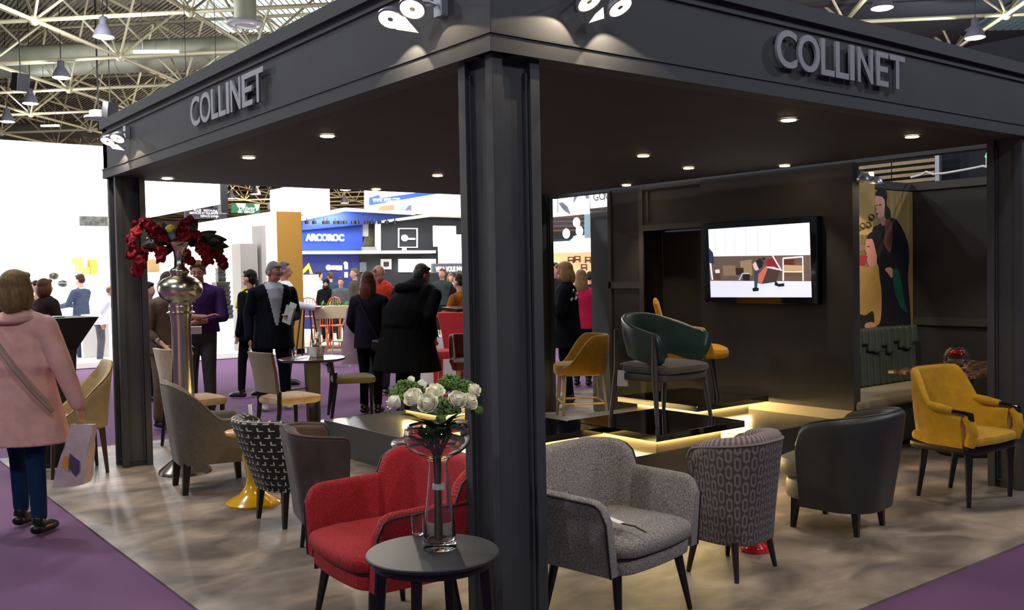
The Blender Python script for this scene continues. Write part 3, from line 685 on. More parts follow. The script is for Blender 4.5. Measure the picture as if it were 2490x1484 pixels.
# ---------------- K: tables
def side_table(loc):
    t = thing('side_table', 'small round dark side table under the vase of white roses', 'table', loc, .4)
    TT = mat('graphite_top', '252628', .5, var=.06, vscale=10, spec=.4)
    mk('tabletop', G().lathe([(.232, .605), (.238, .608), (.242, .618), (.238, .622)], 64), TT, t, smooth=True, angle=30)
    mk('rail', G().lathe([(.215, .58), (.222, .58), (.222, .605), (.215, .605)], 64), DARKM, t)
    for k in range(4):
        a = pi/2*k+.3; c, s = cos(a), sin(a)
        mk('leg', G().cyl((.19*c, .19*s, .6), (.235*c, .235*s, 0), .026, .015, 4, off=a), DARKM, t, bevel=.002)
side_table((-.482, -.232, 0))
def round_table(loc):
    t = thing('round_table', 'round brown-topped table with a dark slab leg under the white flower pot', 'table', loc, .1)
    mk('tabletop', G().lathe([(.33, .715), (.36, .73), (.365, .745), (.36, .748)], 48), mat('walnut_veneer', '4a3a30', .25, var=.2, vscale=6, stretch=(1, 9, 1)), t, smooth=True, angle=30)
    mk('leg', G().rings([[V((w*x, .03*y, z)) for x, y in ((-1, -1), (1, -1), (1, 1), (-1, 1))] for w, z in ((.09, .715), (.075, .3), (.07, .02))]), BLACK, t, bevel=.003)
    mk('foot_plate', G().obox((0, 0, .01), (.5, .34, .02)), BLACK, t, bevel=.003)
    mk('stretcher', G().cyl((-.3, .05, .40), (0, 0, .42), .012, n=6), BLACK, t)
round_table((2.33, 6.52, 0))
def pedestal(name, label, loc, col, prof, rim=True):
    t = thing(name, label, 'table', loc); m_ = mat('lacquer_'+col, col, .2, coat=.6)
    k = [i for i, p in enumerate(prof) if p[1] > .5][0] if len([1 for p in prof if p[1] > .5]) else len(prof)-2
    mk('pedestal', G().lathe(prof[:k], 40), m_, t, smooth=True, angle=60); mk('tabletop', G().lathe(prof[k:], 40), m_, t, smooth=True, angle=60)
pedestal('pedestal_table', 'glossy yellow pedestal table with a trumpet foot behind the angle-marked chair', (.36, 3.46, 0), 'd8a400',
         [(.19, 0), (.195, .015), (.17, .035), (.10, .07), (.055, .13), (.04, .2), (.05, .27), (.075, .33), (.07, .38), (.04, .44), (.035, .47), (.06, .501), (.175, .505), (.19, .515), (.19, .53), (.175, .527)])
pedestal('pedestal_table', 'dark red low table holding the stack of magazines by the platform', (1.05, 2.2, 0), '4a1220',
         [(.2, 0), (.2, .015), (.06, .04), (.03, .1), (.03, .4), (.03, .501), (.23, .50), (.24, .52), (.23, .535)])
pedestal('pedestal_table', 'bright red pedestal table, only its foot shows behind the link-patterned tub chair', (2.10, .35, 0), 'd01828',
         [(.085, 0), (.09, .015), (.08, .035), (.05, .06), (.03, .10), (.028, .3), (.03, .4), (.06, .501), (.08, .515), (.07, .52)])
# magazines
for k in range(3):
    mk('magazine', G().obox((1.00+.006*k, 2.1-.005*k, .541+.0165*k), (.3, .22, .015), (0, 0, -.35+.06*k)), [mat('paper_%d' % k, ('d9d2cc', 'cfc4bc', 'e2dcd8')[k], .5, var=.1, vscale=8)], label=('bottom', 'middle', 'top')[k]+' magazine of the white stack on the dark red table', cat='magazine', group='magazines on the dark red table')
# marble table
def marble(nt_name='brown_marble'):
    m = mat(nt_name, '4a2c20', .12, coat=.5); nt = m.node_tree; b = nt.nodes['Principled BSDF']; tc = nd(nt, 'ShaderNodeTexCoord')
    mp = nd(nt, 'ShaderNodeMapping'); mp.inputs['Scale'].default_value = (2, 7, 2); mp.inputs['Rotation'].default_value = (0, 0, .3); nt.links.new(tc.outputs['Object'], mp.inputs[0])
    n = nd(nt, 'ShaderNodeTexNoise'); n.inputs['Scale'].default_value = 3; n.inputs['Detail'].default_value = 8; n.inputs['Distortion'].default_value = 1.6; nt.links.new(mp.outputs[0], n.inputs['Vector'])
    r = nd(nt, 'ShaderNodeValToRGB'); e = r.color_ramp.elements; e[0].position = .35; e[0].color = (*lin('2a1610'), 1); e[1].position = .68; e[1].color = (*lin('c9a27c'), 1); x = e.new(.52); x.color = (*lin('6b4632'), 1)
    nt.links.new(n.outputs['Fac'], r.inputs[0]); nt.links.new(r.outputs[0], b.inputs['Base Color']); return m
t = thing('cafe_table', 'brown veined marble table behind the yellow armchair', 'table', (5.78, .98, 0))
mk('tabletop', pillow(outline(1.3, .72, .03), .722, .75, 0, .004), marble(), t, bevel=0); mk('pedestal', G().lathe([(.22, 0), (.22, .02), (.05, .04), (.045, .5), (.06, .721)], 24), DARKM, t, smooth=True)
# glass sphere with red centre
GLASS = mat('clear_glass', 'ffffff', .0, trans=1, ior=1.45); RG = mat('red_glass', 'd8203a', .05, trans=.8, ior=1.3)
t = thing('glass_ball_vase', 'clear glass ball vase with red swirls on the marble table', 'vase', (5.48, .90, .75))
mk('bowl', G().lathe([(.04, 0), (.06, .0), (.088, .03), (.108, .08), (.105, .13), (.08, .175), (.05, .196), (.045, .19), (.074, .168), (.098, .125), (.1, .082), (.082, .035), (.055, .01), (.01, .008)], 32), GLASS, t, smooth=True)
mk('red_swirl', G().ball((0, 0, .145), (.072, .072, .028), 16, 8), RG, t, smooth=True); mk('pebbles', G().ball((0, 0, .07), (.085, .085, .045), 14, 8), mat('grey_marbles', '8a8480', .1, .7, var=.5, vscale=60), t, smooth=True, kind='stuff')
# tufted bench
BEN = mat('green_grey_leather', '3a423c', .4, var=.08, vscale=10, bump=.2, bscale=200)
t = thing('bench', 'dark green channel-tufted leather banquette under the poster of two women', 'bench', (6.03, 1.9, 0))
mk('base', G().box((-1.0, -.36, .04), (.92, .28, .38)), BEN, t, bevel=.01); mk('seat', pillow(outline(1.92, .60, .05), .381, .46, .015, .03, (-.04, -.08)), fabric('beige_seat_fabric', '8b8068', .08, 40), t, smooth=True)
mk('back_frame', G().rings([[V((x, y, z)) for x, y in ((-1.0, .20-dy*.0), (.92-dx, .20), (.92-dx, .30), (-1.0, .30))] for dy, dx, z in ((0, 0, .4), (0, .02, .7), (.05, .06, 1.0), (.06, .1, 1.03))]), BEN, t, bevel=.01)
tuft = None
for k in range(17):
    x = -.96+.112*k
    for j in range(2):
        h = [.24, .18, .26, .15, .22][k % 5]
        z0, z1 = (.47, 1.03-h-.01) if j == 0 else (1.03-h, 1.035)
        sl = .04
        y = .175 if j == 0 else .155
        g = G(); g.obox((0, 0, 0), (.106, .07, z1-z0))
        o = mk('tuft', g, BEN, t, bevel=.022, loc=(x, y+.02, (z0+z1)/2), rot=(-.04, 0, 0))
# poster (flat print)
t = mk('poster', G().box((5.16, 2.215, .45), (7.12, 2.222, 2.41)), mat('poster_wood_print', '8c7648', .6, var=.28, vscale=3, stretch=(9, 1, .8)), label='tall printed photograph of two dark-haired women, one in a mustard blouse, on the alcove wall', cat='poster')
def q2(x, y): p = PY(2060+x/3.71, 420+y/3.71, 2.2); return (p.x, p.z)
lay = [0]
def patch(pts, col, name='printed_figure', px=True, sm=1):
    lay[0] += 1; c = [q2(*p) for p in pts]; y = 2.2145-.0004*lay[0]
    if sm:
        d = []
        n = len(c)
        for i in range(n):
            p0, p1, p2, p3 = [V(c[(i+k) % n]) for k in (-1, 0, 1, 2)]
            for s in (0, .25, .5, .75): d.append(tuple(.5*((2*p1)+(-p0+p2)*s+(2*p0-5*p1+4*p2-p3)*s*s+(-p0+3*p1-3*p2+p3)*s**3)))
        c = d
    mk(name, G().prism([(a, y, b) for a, b in c], (0, .0003, 0)), mat('print_'+col, col, .6, var=.12, vscale=5), t, fix=True)
patch([(40,60),(260,60),(262,280),(240,560),(40,560)], 'b59a5c', 'printed_backdrop', sm=0)
for sx_, sy_ in ((150, 480), (110, 500), (200, 470), (230, 400)):
    a = [(sx_+30*cos(k*.7)*(1-.04*k), sy_+34*sin(k*.7)*(1-.04*k)) for k in range(14)]
    c = [V((q2(*p)[0], 2.21, q2(*p)[1])) for p in a]; mk('printed_scroll', G().tube(c, .006, 4), mat('scroll_print', '4a3c20', .6), t)
patch([(290,470),(400,410),(470,440),(550,600),(570,760),(560,960),(580,1250),(560,1400),(280,1400),(290,900),(240,600),(245,500)], '14121c')
patch([(300,400),(330,480),(360,440),(360,360)], 'b07a68', 'printed_neck')
patch([(268,205),(262,290),(275,330),(270,355),(285,400),(300,408),(345,380),(360,300),(350,230),(310,190)], 'd8a090', 'printed_face')
patch([(268,205),(280,160),(320,135),(355,150),(372,200),(368,290),(400,340),(400,420),(350,400),(350,260),(320,215)], '15100f', 'printed_hair')
patch([(355,430),(410,440),(418,600),(395,720),(345,640),(350,520)], '6b4034', 'printed_ponytail')
patch([(275,362),(290,366),(286,384),(277,380)], '8c1420', 'printed_lips', sm=0); patch([(268,292),(284,290),(284,298),(270,299)], '2a1810', 'printed_eye', sm=0); patch([(296,286),(318,284),(318,293),(298,295)], '2a1810', 'printed_eye', sm=0)
patch([(350,870),(400,855),(430,900),(410,950),(385,920)], 'b58272', 'printed_hand')
patch([(425,870),(470,880),(500,1000),(530,1180),(560,1260),(500,1230),(440,1090),(420,950)], '0f4a44', 'printed_skirt')
patch([(40,850),(110,835),(200,850),(280,820),(300,940),(318,1100),(310,1330),(260,1390),(230,1360),(240,1260),(160,1290),(40,1240)], 'a8854a', 'printed_blouse')
patch([(40,1240),(160,1290),(240,1250),(235,1400),(40,1400)], '241e1c', 'printed_lap')
patch([(180,600),(168,690),(182,735),(172,770),(190,810),(210,850),(270,820),(270,650),(230,590)], 'c08878', 'printed_face')
patch([(185,580),(230,535),(290,570),(310,700),(290,800),(262,690),(235,600),(200,600)], '171210', 'printed_hair')
patch([(172,752),(190,750),(186,775),(175,770)], '8c1420', 'printed_lips', sm=0); patch([(188,660),(208,662),(206,672),(188,670)], '2a1810', 'printed_eye', sm=0)
patch([(115,650),(160,660),(172,690),(130,710),(115,700)], '9a6a60', 'printed_hand'); patch([(112,750),(170,750),(185,790),(160,830),(112,830)], 'a83038', 'printed_cuff')
patch([(175,1360),(240,1350),(260,1390),(170,1400)], 'b58272', 'printed_hand')
# cables on top of the alcove wall
mk('cable', G().tube([PX(x, y, 7.1) for x, y in ((2215, 432), (2240, 425), (2252, 418), (2270, 424), (2300, 421), (2340, 414), (2372, 408), (2390, 404), (2412, 408))], .012, 6), WHITE, label='white cables lying along the top of the alcove wall', cat='cable')
# ---------------- television
t = thing('television', 'black flat television on the dark wall showing a workshop', 'television', (4.95, 2.50, 1.70), -pi/2)
mk('housing', G().box((-.64, -.035, -.39), (.64, .045, .39)), mat('tv_bezel', '08080a', .08, coat=1), t, bevel=.006)
def tvx(x, y):  # crop of the screen -> local metres
    u = (x-195)/(1865-195); y0 = 305-(x-195)*.062; y1 = 1335+(x-195)*.008; v = (y-y0)/(y1-y0); return (-.585+1.17*u, .33-.665*v)
tl = [0]
def tvp(pts, col, s=1.0):
    tl[0] += 1; y = -.0352-.0003*tl[0]; c = [tvx(*p) for p in pts]
    mk('screen_image', G().prism([(a, y, b) for a, b in c], (0, .0002, 0)), mat('tv_'+col, col, .5, emit=s, ecol=col), t)
tvp([(195,305),(1840,198),(1865,1335),(225,1335)], 'd8dcf4', 1.0)
tvp([(195,310),(1838,200),(1850,680),(215,720)], 'f8fdff', 1.25)
tvp([(210,715),(1850,690),(1860,1090),(220,1085)], '6a5850', .7)
for a in (310, 480, 650, 835, 1035, 1240, 1450): tvp([(a,305-(a-195)*.06),(a+12,305-(a-195)*.06),(a+16,690),(a+2,690)], 'c4cdd4', 1)
tvp([(200,580),(280,660),(300,830),(215,810)], '2c3466', .6); tvp([(215,820),(245,820),(275,1070),(250,1070)], 'e8e8f0', 1)
tvp([(280,950),(400,950),(410,1070),(290,1070)], '5a4630', .6); tvp([(310,920),(390,910),(395,965),(320,970)], 'e0d8d8', 1)
tvp([(450,850),(670,850),(680,1000),(460,1010)], '8a7460', .8); tvp([(750,780),(940,760),(950,1000),(760,1000)], '9a8462', .8)
tvp([(670,890),(805,885),(808,990),(675,990)], '3a2018', .5); tvp([(790,970),(910,960),(905,1085),(795,1080)], '20202a', .5); tvp([(720,1075),(780,965),(910,965),(908,980),(790,980),(740,1075)], 'c0c8e0', 1)
tvp([(1180,760),(1330,730),(1400,900),(1190,870)], '8c1c30', .7); tvp([(1040,1120),(1040,960),(1180,860),(1400,920),(1330,1100),(1120,1130)], '4a3a36', .6)
tvp([(1030,1000),(1170,860),(1200,900),(1110,1120),(1050,1110)], 'c86a58', .8); tvp([(1180,865),(1300,870),(1400,910),(1390,925),(1190,885)], 'c8ccd4', 1)
tvp([(1270,700),(1290,695),(1430,930),(1405,930)], 'e0dcea', 1); tvp([(1010,780),(1080,735),(1140,800),(1110,880),(1050,900),(1010,850)], '1c2434', .5)
tvp([(960,830),(1010,790),(1060,910),(1010,940),(975,880)], 'd8c0b8', .9); tvp([(985,930),(1060,920),(1050,1000),(1030,1190),(985,1180)], '38486a', .6)
tvp([(950,1200),(1000,1180),(1060,1195),(1050,1240),(960,1245)], '141416', .4); tvp([(1320,1070),(1370,1130),(1460,1120),(1465,1165),(1380,1175),(1310,1150)], '18161a', .4); tvp([(1110,740),(1150,725),(1175,750),(1130,770)], '241a18', .4)
tvp([(1440,730),(1750,705),(1755,725),(1450,750)], 'e8e8f0', 1); tvp([(1440,740),(1456,740),(1458,1080),(1436,1080)], 'e8e8f0', 1); tvp([(1738,720),(1754,720),(1758,1085),(1740,1080)], 'e8e8f0', 1); tvp([(1440,930),(1750,930),(1752,955),(1442,955)], 'd8c8a8', 1); tvp([(1460,760),(1620,750),(1600,880),(1470,880)], '5a2c20', .6); tvp([(1460,840),(1740,850),(1740,925),(1460,925)], 'b89878', .9)
mk('mount', G().box((-.2, .045, -.15), (.2, .05, .15)), DARKM, t)
# price tag hanging on the green armchair
mk('price_tag', G().obox((2.86, 2.2, .80), (.085, .002, .125), (0, .06, -.6)).cyl((2.86, 2.2, .86), (2.875, 2.19, .93), .001, n=4), WHITE, label='white price tag hanging from the green leather armchair', cat='tag')
mk('price_card', G().obox((0, 0, 0), (.065, .075, .004), (.25, .15, .4)), WHITE, loc=(.60, -.05, .512), label='small white card lying on the seat of the grey armchair', cat='card')
mk('strap', G().tube([(.62, -.08, .500), (.65, -.13, .492), (.66, -.19, .475)], .004, 5), mat('brown_cord', '3a2a20', .7), label='short brown cord trailing across the grey armchair seat', cat='cord')
# ================================================================ VASES AND FLOWERS
def rose(seed, r=.034):
    rr = random.Random(seed); g = G(); g.ball((0, 0, 0), (r*.62, r*.62, r*.85), 12, 8)
    for ring, (n, ro, h, lip) in enumerate(((3, .42, 1.05, .02), (3, .60, 1.0, .05), (4, .76, .92, .10), (5, .90, .80, .18), (5, 1.0, .62, .30))):
        for k in range(n):
            a0 = 2*pi*k/n+ring*.9+rr.random()*.5; rows = []; zt = r*(-.85+1.85*h)
            for j in range(7):
                f = j/6; rad = r*ro*(.30+.70*sin(min(1, f*1.25)*pi/2))+r*lip*max(0, f-.7)*2.2; z = -r*.95+(zt+r*.95)*f-r*lip*max(0, f-.85)*1.2; wd = sqrt(max(.02, 1-max(0, (f-.55)/.47)**2)); row = []
                for i in range(7):
                    s = (i/6-.5)*2; a = a0+s*wd*pi/n*1.5; row.append(V((rad*cos(a)*(1+.03*abs(s)), rad*sin(a)*(1+.03*abs(s)), z-r*.10*s*s*f)))
                rows.append(row)
            g.rings(rows, cap=False, closed=False)
    return g
ROSE = mat('white_rose_petals', 'fffbe6', .6); LEAF = mat('dark_green_leaf', '33522c', .45, var=.25, vscale=12); GRN = mat('yellow_green_buds', '557530', .7, var=.3, vscale=60)
STEM = mat('stem', '5c5236', .6, var=.2, vscale=30)
def leaf_g(L=.07, w=.03, curl=.25):
    g = G(); rows = []
    for j in range(7):
        f = j/6; ww = w*sin(pi*min(1, f*.95+.03))**.8/2+.001; rows.append([V((-ww, L*f, -curl*L*f*f+ww*.25)), V((0, L*f, -curl*L*f*f)), V((ww, L*f, -curl*L*f*f+ww*.25))])
    return g.rings(rows, cap=False, closed=False)
BX, BY = -.440, -.215
t = thing('glass_vase', 'tall clear glass vase with a flared bowl top on the round side table', 'vase', (BX, BY, .622))
prof = [(.010, .002), (.060, .0), (.064, .006), (.062, .03), (.052, .14), (.040, .24), (.034, .315), (.045, .335), (.085, .352), (.115, .378), (.1245, .41), (.118, .44), (.106, .455), (.104, .455), (.115, .438), (.1205, .41), (.111, .382), (.083, .357), (.044, .340), (.030, .316), (.036, .24), (.048, .14), (.057, .035), (.050, .026), (.01, .024)]
mk('body', G().lathe(prof, 64), GLASS, t, smooth=True, angle=80)
t = thing('bouquet', 'bouquet of white roses and green buds in the tall glass vase', 'bouquet', (BX, BY, .65))
g = G()
for k in range(22):
    a = rnd.random()*6.28; r0_ = .018*sqrt(rnd.random()); g.tube([(r0_*cos(a), r0_*sin(a), 0), (r0_*.75*cos(a), r0_*.75*sin(a), .2), (r0_*.9*cos(a), r0_*.9*sin(a), .31), (.07*cos(a), .07*sin(a), .42)], .0032, 5)
mk('stems', g, STEM, t, kind='stuff'); mk('tie_band', G().lathe([(.0215, .19), (.0225, .195), (.0225, .205), (.0215, .21)], 20), WHITE, t, smooth=True)
def atd(px, py, d): p = PD(px, py, d); return p-V((BX, BY, .65))
rs_ = [(1006, 968, 3.44, .040), (1040, 981, 3.38, .041), (1058, 956, 3.48, .040), (1111, 973, 3.42, .038), (1140, 978, 3.45, .036), (1152, 950, 3.52, .030), (959, 980, 3.47, .033), (1026, 938, 3.6, .024), (1000, 925, 3.62, .018)]
for k, (x, y, d, r_) in enumerate(rs_):
    o = mk('rose', rose(k, r_*.80), ROSE, t, smooth=True, angle=80); p = atd(x, y, d); o.location = p
    o.rotation_euler = (V((p.x, p.y, .12))-V((CR.x, CR.y, 0))*0+V((-.612, -.79, 0))*.05).to_track_quat('Z', 'Y').to_euler() if k < 6 else (V((p.x*1.2, p.y*1.2, .12))).to_track_quat('Z', 'Y').to_euler()
def cluster(c, r, n, br):
    g = G()
    for k in range(n):
        a = rnd.random()*6.28; u = rnd.uniform(-.4, 1); s = sqrt(1-min(1, u*u)); rr = r*rnd.uniform(.8, 1.05)
        g.ball(V(c)+V((rr*s*cos(a), rr*s*sin(a), rr*u*.75)), br*rnd.uniform(.7, 1.3), 5, 4)
    return g
g = G()
for x, y, d, r_ in ((985, 945, 3.58, .035), (1010, 950, 3.6, .035), (968, 960, 3.55, .028), (1030, 950, 3.62, .03), (1095, 935, 3.56, .04), (1125, 945, 3.55, .038), (1080, 945, 3.6, .03), (1140, 965, 3.58, .03), (1082, 985, 3.44, .028), (1100, 1000, 3.42, .026), (1072, 1018, 3.4, .012), (1158, 1000, 3.5, .02), (985, 975, 3.5, .025)):
    c = atd(x, y, d); g2 = cluster(c, r_*1.15, 190, .0048); g.add(g2.v, g2.f)
mk('bud_clusters', g, GRN, t, kind='stuff')
lf = leaf_g(.085, .05)
l0 = None
for k in range(46):
    a = rnd.uniform(0, 2*pi); rr_ = rnd.uniform(.015, .10) if k > 20 else rnd.uniform(.085, .125); z = rnd.uniform(-.32, -.28) if k % 3 == 0 else rnd.uniform(-.29, -.21)
    if l0 is None: o = l0 = mk('leaf', lf, LEAF, t, smooth=True)
    else: o = inst(l0, t)
    o.location = (rr_*.55*cos(a), rr_*.55*sin(a), .66+z); o.rotation_euler = (rnd.uniform(.25, .95), 0, a-pi/2+rnd.uniform(-.5, .5)); s_ = rnd.uniform(.75, 1.1); o.scale = (s_, s_, s_)
# tumbler
t = thing('tumbler', 'small clear glass tumbler behind the vase on the side table', 'glass', tuple(PZ(1016, 1300, .622)))
mk('body', G().lathe([(.005, .001), (.020, 0), (.022, .004), (.026, .075), (.0245, .075), (.0205, .008), (.005, .007)], 28), GLASS, t, smooth=True)
# giant silver vase
SILV = mat('brushed_silver', 'c4beb4', .24, 1, bump=.1, bscale=30)
vx, vy = PD(438, 700, 8.05)[:2]
t = thing('floor_vase', 'giant silver-coloured baluster vase standing behind the taupe armchair', 'vase', (vx, vy, 0))
vd = (V((vx, vy, 0))-CP).dot(CF); pm = vd/2324
vp = [(55, 1060), (50, 1030), (30, 985), (26, 940), (23, 850), (22, 790), (26, 760), (28, 745), (26, 738), (33, 733), (47, 722), (53, 706), (50, 690), (38, 678), (22, 672), (20, 668), (24, 660), (20, 654), (13, 650), (12, 630), (14, 612), (22, 598), (30, 590), (27, 590), (10, 612), (5, 640)]
pf = []
for w_, y_ in vp: pf.append((w_*pm, PD(430, y_, vd).z))
pf = [(.22, 0), (.21, .03), (.10, .12), (.085, .3)]+pf[3:]
mk('foot', G().lathe(pf[:9], 40), SILV, t, smooth=True, angle=80); mk('body', G().lathe(pf[8:17], 40), SILV, t, smooth=True, angle=80); mk('neck', G().lathe(pf[16:], 40), SILV, t, smooth=True, angle=80)
mk('collar', G().lathe([(.098, pf[7][1]-.012), (.115, pf[7][1]), (.098, pf[7][1]+.012)], 40), SILV, t, smooth=True)
# red orchids
ORC = mat('crimson_orchid_petals', '700a1c', .65, var=.35, vscale=20, spec=.15)
t = thing('orchid_arrangement', 'drooping crimson orchids and dark leaves in the giant silver vase', 'flowers', (vx, vy, 2.0)); base = V((vx, vy, 2.0))
def orchid():
    g = G()
    for k in range(5):
        a = 2*pi*k/5; rows = []; w = .030 if k in (1, 4) else .02
        for j in range(5):
            f = j/4; ww = w*sin(pi*(.08+.85*f)); c = V((cos(a), sin(a), 0))*(.042*f)+V((0, 0, .012*f*(1-f)*4)); s = V((-sin(a), cos(a), 0)); rows.append([c-s*ww, c+V((0, 0, .004)), c+s*ww])
        g.rings(rows, cap=False, closed=False)
    return g.ball((0, 0, .008), .007, 6, 5)
of = mk('orchid_bloom', orchid(), ORC, t, smooth=True); first = True
paths = [[(400, 585), (370, 548), (345, 545), (325, 570), (320, 600), (322, 615)], [(395, 570), (375, 590), (350, 615), (338, 640), (332, 665)], [(345, 620), (340, 640), (335, 660)], [(438, 590), (440, 565), (450, 545), (462, 538)], [(430, 600), (445, 580), (465, 565), (475, 570)], [(455, 580), (490, 590), (515, 600), (535, 620), (542, 640)], [(480, 590), (500, 610), (505, 635)], [(440, 610), (452, 620), (456, 632)], [(385, 600), (395, 615), (398, 625)], [(405, 590), (385, 570), (365, 556)]]
for pi_, pa in enumerate(paths):
    pp = resample([(x, y, 0) for x, y in pa], max(3, int(sum((V((*a, 0))-V((*b, 0))).length for a, b in zip(pa, pa[1:]))/9)))
    dd = vd+(.05 if pi_ % 2 else -.06)
    mk('stem', G().tube([PD(p.x, p.y, dd)-base for p in pp], .003, 5), STEM, t)
    for p in pp[1:]:
        for _ in range(3):
            o = of if first else inst(of, t); first = False
            o.location = PD(p.x+rnd.uniform(-7, 7), p.y+rnd.uniform(-6, 6), dd+rnd.uniform(-.06, .03))-base; o.rotation_euler = (rnd.uniform(.6, 2.4), rnd.uniform(-.6, .6), rnd.uniform(-1.6, .4)); s = rnd.uniform(.8, 1.25); o.scale = (s, s, s)
l1 = None
for x, y, a, sc_ in ((418, 596, 150, 1), (410, 590, 175, 1.1), (425, 590, 120, .9), (430, 600, 200, .8), (462, 600, 40, 1), (468, 592, 15, 1.1), (475, 600, -20, .9), (455, 596, 75, .9), (480, 596, 5, 1), (415, 604, 215, .8)):
    o = l1 = mk('leaf', leaf_g(.24, .11, .35), mat('black_green_leaf', '1a2214', .4, var=.2), t, smooth=True) if l1 is None else inst(l1, t)
    d_ = CR*cos(R(a))+CU*sin(R(a)); n_ = (-CF+CU*.4).normalized(); xx = d_.cross(n_).normalized(); n_ = xx.cross(d_)
    mm = M((xx, d_, n_)).transposed(); o.rotation_mode = 'QUATERNION'; o.rotation_quaternion = mm.to_quaternion(); o.location = PD(x, y, vd-.04)-base; o.scale = (sc_,)*3
mk('yellow_bloom', G().ball(PD(415, 558, vd)-base, (.05, .04, .04), 10, 6), mat('yellow_petal', 'e8dc58', .6, var=.3), t, smooth=True); mk('orange_bloom', G().ball(PD(487, 608, vd+.05)-base, (.05, .04, .035), 10, 6), mat('orange_petal', 'e85a30', .6, var=.3), t, smooth=True)
# white pot with orchid on the round table
t = thing('flower_pot', 'white square pot with a small white orchid on the round table', 'plant', tuple(PZ(770, 868, .749)), .35)
mk('pot', G().rings([[V((w*x, w*y, z)) for x, y in ((-1, -1), (1, -1), (1, 1), (-1, 1))] for w, z in ((.055, 0), (.068, .115), (.06, .115), (.055, .1))]), mat('white_ceramic', 'd8d0c8', .3), t, bevel=.003)
mk('soil', G().obox((0, 0, .098), (.11, .11, .01)), STEM, t)
lf2 = leaf_g(.14, .035, .5); o0 = None
for k in range(7):
    o = o0 = mk('leaf', lf2, mat('pale_leaf', '56603c', .5, var=.3), t, smooth=True) if o0 is None else inst(o0, t)
    o.location = (0, 0, .10); o.rotation_euler = (.9-.1*k % .5, 0, k*.9)
for k in range(4):
    mk('petal', G().ball((.03*k-.03, .02*k-.03, .21+.015*k), (.03, .018, .02), 8, 5), ROSE, t, smooth=True)
mk('stem', G().tube([(0, 0, .1), (.01, .01, .17), (.05, .02, .23)], .004, 5), STEM, t)
mk('straw_glass', G().lathe([(.02, 0), (.025, .01), (.028, .08), (.026, .08), (.02, .01)], 16), GLASS, loc=tuple(PZ(716, 868, .749)), smooth=True, label='small drinking glass on the round table left of the flower pot', cat='glass')
mk('leaflet', G().obox((0, 0, 0), (.16, .11, .003), (0, 0, .5)), mat('pale_blue_paper', 'bcd4dc', .3), loc=tuple(PZ(728, 871, .751)), label='pale leaflet lying on the round table', cat='paper')
# black tapered high table at the left
def high_table(p, label):
    t = thing('poseur_table', label, 'table', (p.x, p.y, 0), .1)
    mk('body', G().rings([[V((w*x, w*y, z)) for x, y in ((-1, -1), (1, -1), (1, 1), (-1, 1))] for w, z in ((.15, .02), (.13, .6), (.15, 1.02), (.30, 1.31))]), mat('black_stretch_cover', '141014', .7), t)
    mk('top', G().lathe([(.02, 1.305), (.10, 1.31), (.10, 1.32)], 24), BLACK, t); mk('foot', G().lathe([(.33, 0), (.33, .015), (.12, .03)], 24), BLACK, t)
high_table(PZ(140, 1122), 'black tapered high table behind the woman in the pink coat')
# ================================================================ PEOPLE
def blob(name, g, m_, parent, voxel, smooth=4, **k):
    """one continuous surface grown round overlapping limb volumes"""
    me = bpy.data.meshes.new(name); me.from_pydata(g.v, [], g.f); bm = bmesh.new(); bm.from_mesh(me); bmesh.ops.recalc_face_normals(bm, faces=bm.faces); bm.to_mesh(me); bm.free()
    o = bpy.data.objects.new(name, me); COL.objects.link(o)
    r = o.modifiers.new('r', 'REMESH'); r.mode = 'VOXEL'; r.voxel_size = voxel; r.use_smooth_shade = True
    s = o.modifiers.new('s', 'SMOOTH'); s.iterations = smooth; s.factor = .5
    dg = bpy.context.evaluated_depsgraph_get(); m2 = bpy.data.meshes.new_from_object(o.evaluated_get(dg))
    bpy.data.objects.remove(o); bpy.data.meshes.remove(me)
    m2.name = name; m2.materials.clear(); m2.materials.append(m_); m2.polygons.foreach_set('use_smooth', [True]*len(m2.polygons))
    n = bpy.data.objects.new(name, m2); COL.objects.link(n); n.parent = parent
    return setp(n, **k)
def split(o, fn, name, m_):
    """cut the faces where fn(centre) into a part of their own"""
    me = o.data; idx = [p.index for p in me.polygons if fn(p.center)]
    if not idx: return None
    new = me.copy(); new.name = name; bm = bmesh.new(); bm.from_mesh(new); s = set(idx)
    bmesh.ops.delete(bm, geom=[f for f in bm.faces if f.index not in s], context='FACES'); bm.to_mesh(new); bm.free()
    bm = bmesh.new(); bm.from_mesh(me); bm.faces.ensure_lookup_table(); bmesh.ops.delete(bm, geom=[bm.faces[i] for i in idx], context='FACES'); bm.to_mesh(me); bm.free()
    n = bpy.data.objects.new(name, new); COL.objects.link(n); n.parent = o.parent; new.materials.clear(); new.materials.append(m_); return n
SKIN = mat('skin', 'c08e78', .55, var=.06, vscale=20); SKIN2 = mat('skin_ruddy', 'a8705c', .55, var=.08, vscale=20)
def cloth(col, b=.4): return mat('cloth_'+col, col, .9, var=.12, vscale=9, bump=b, bscale=60, spec=.08)
def hairm(col): return mat('hair_'+col, col, .5, var=.35, vscale=30, bump=.8, bscale=90, stretch=(3, 3, .5), spec=.15)
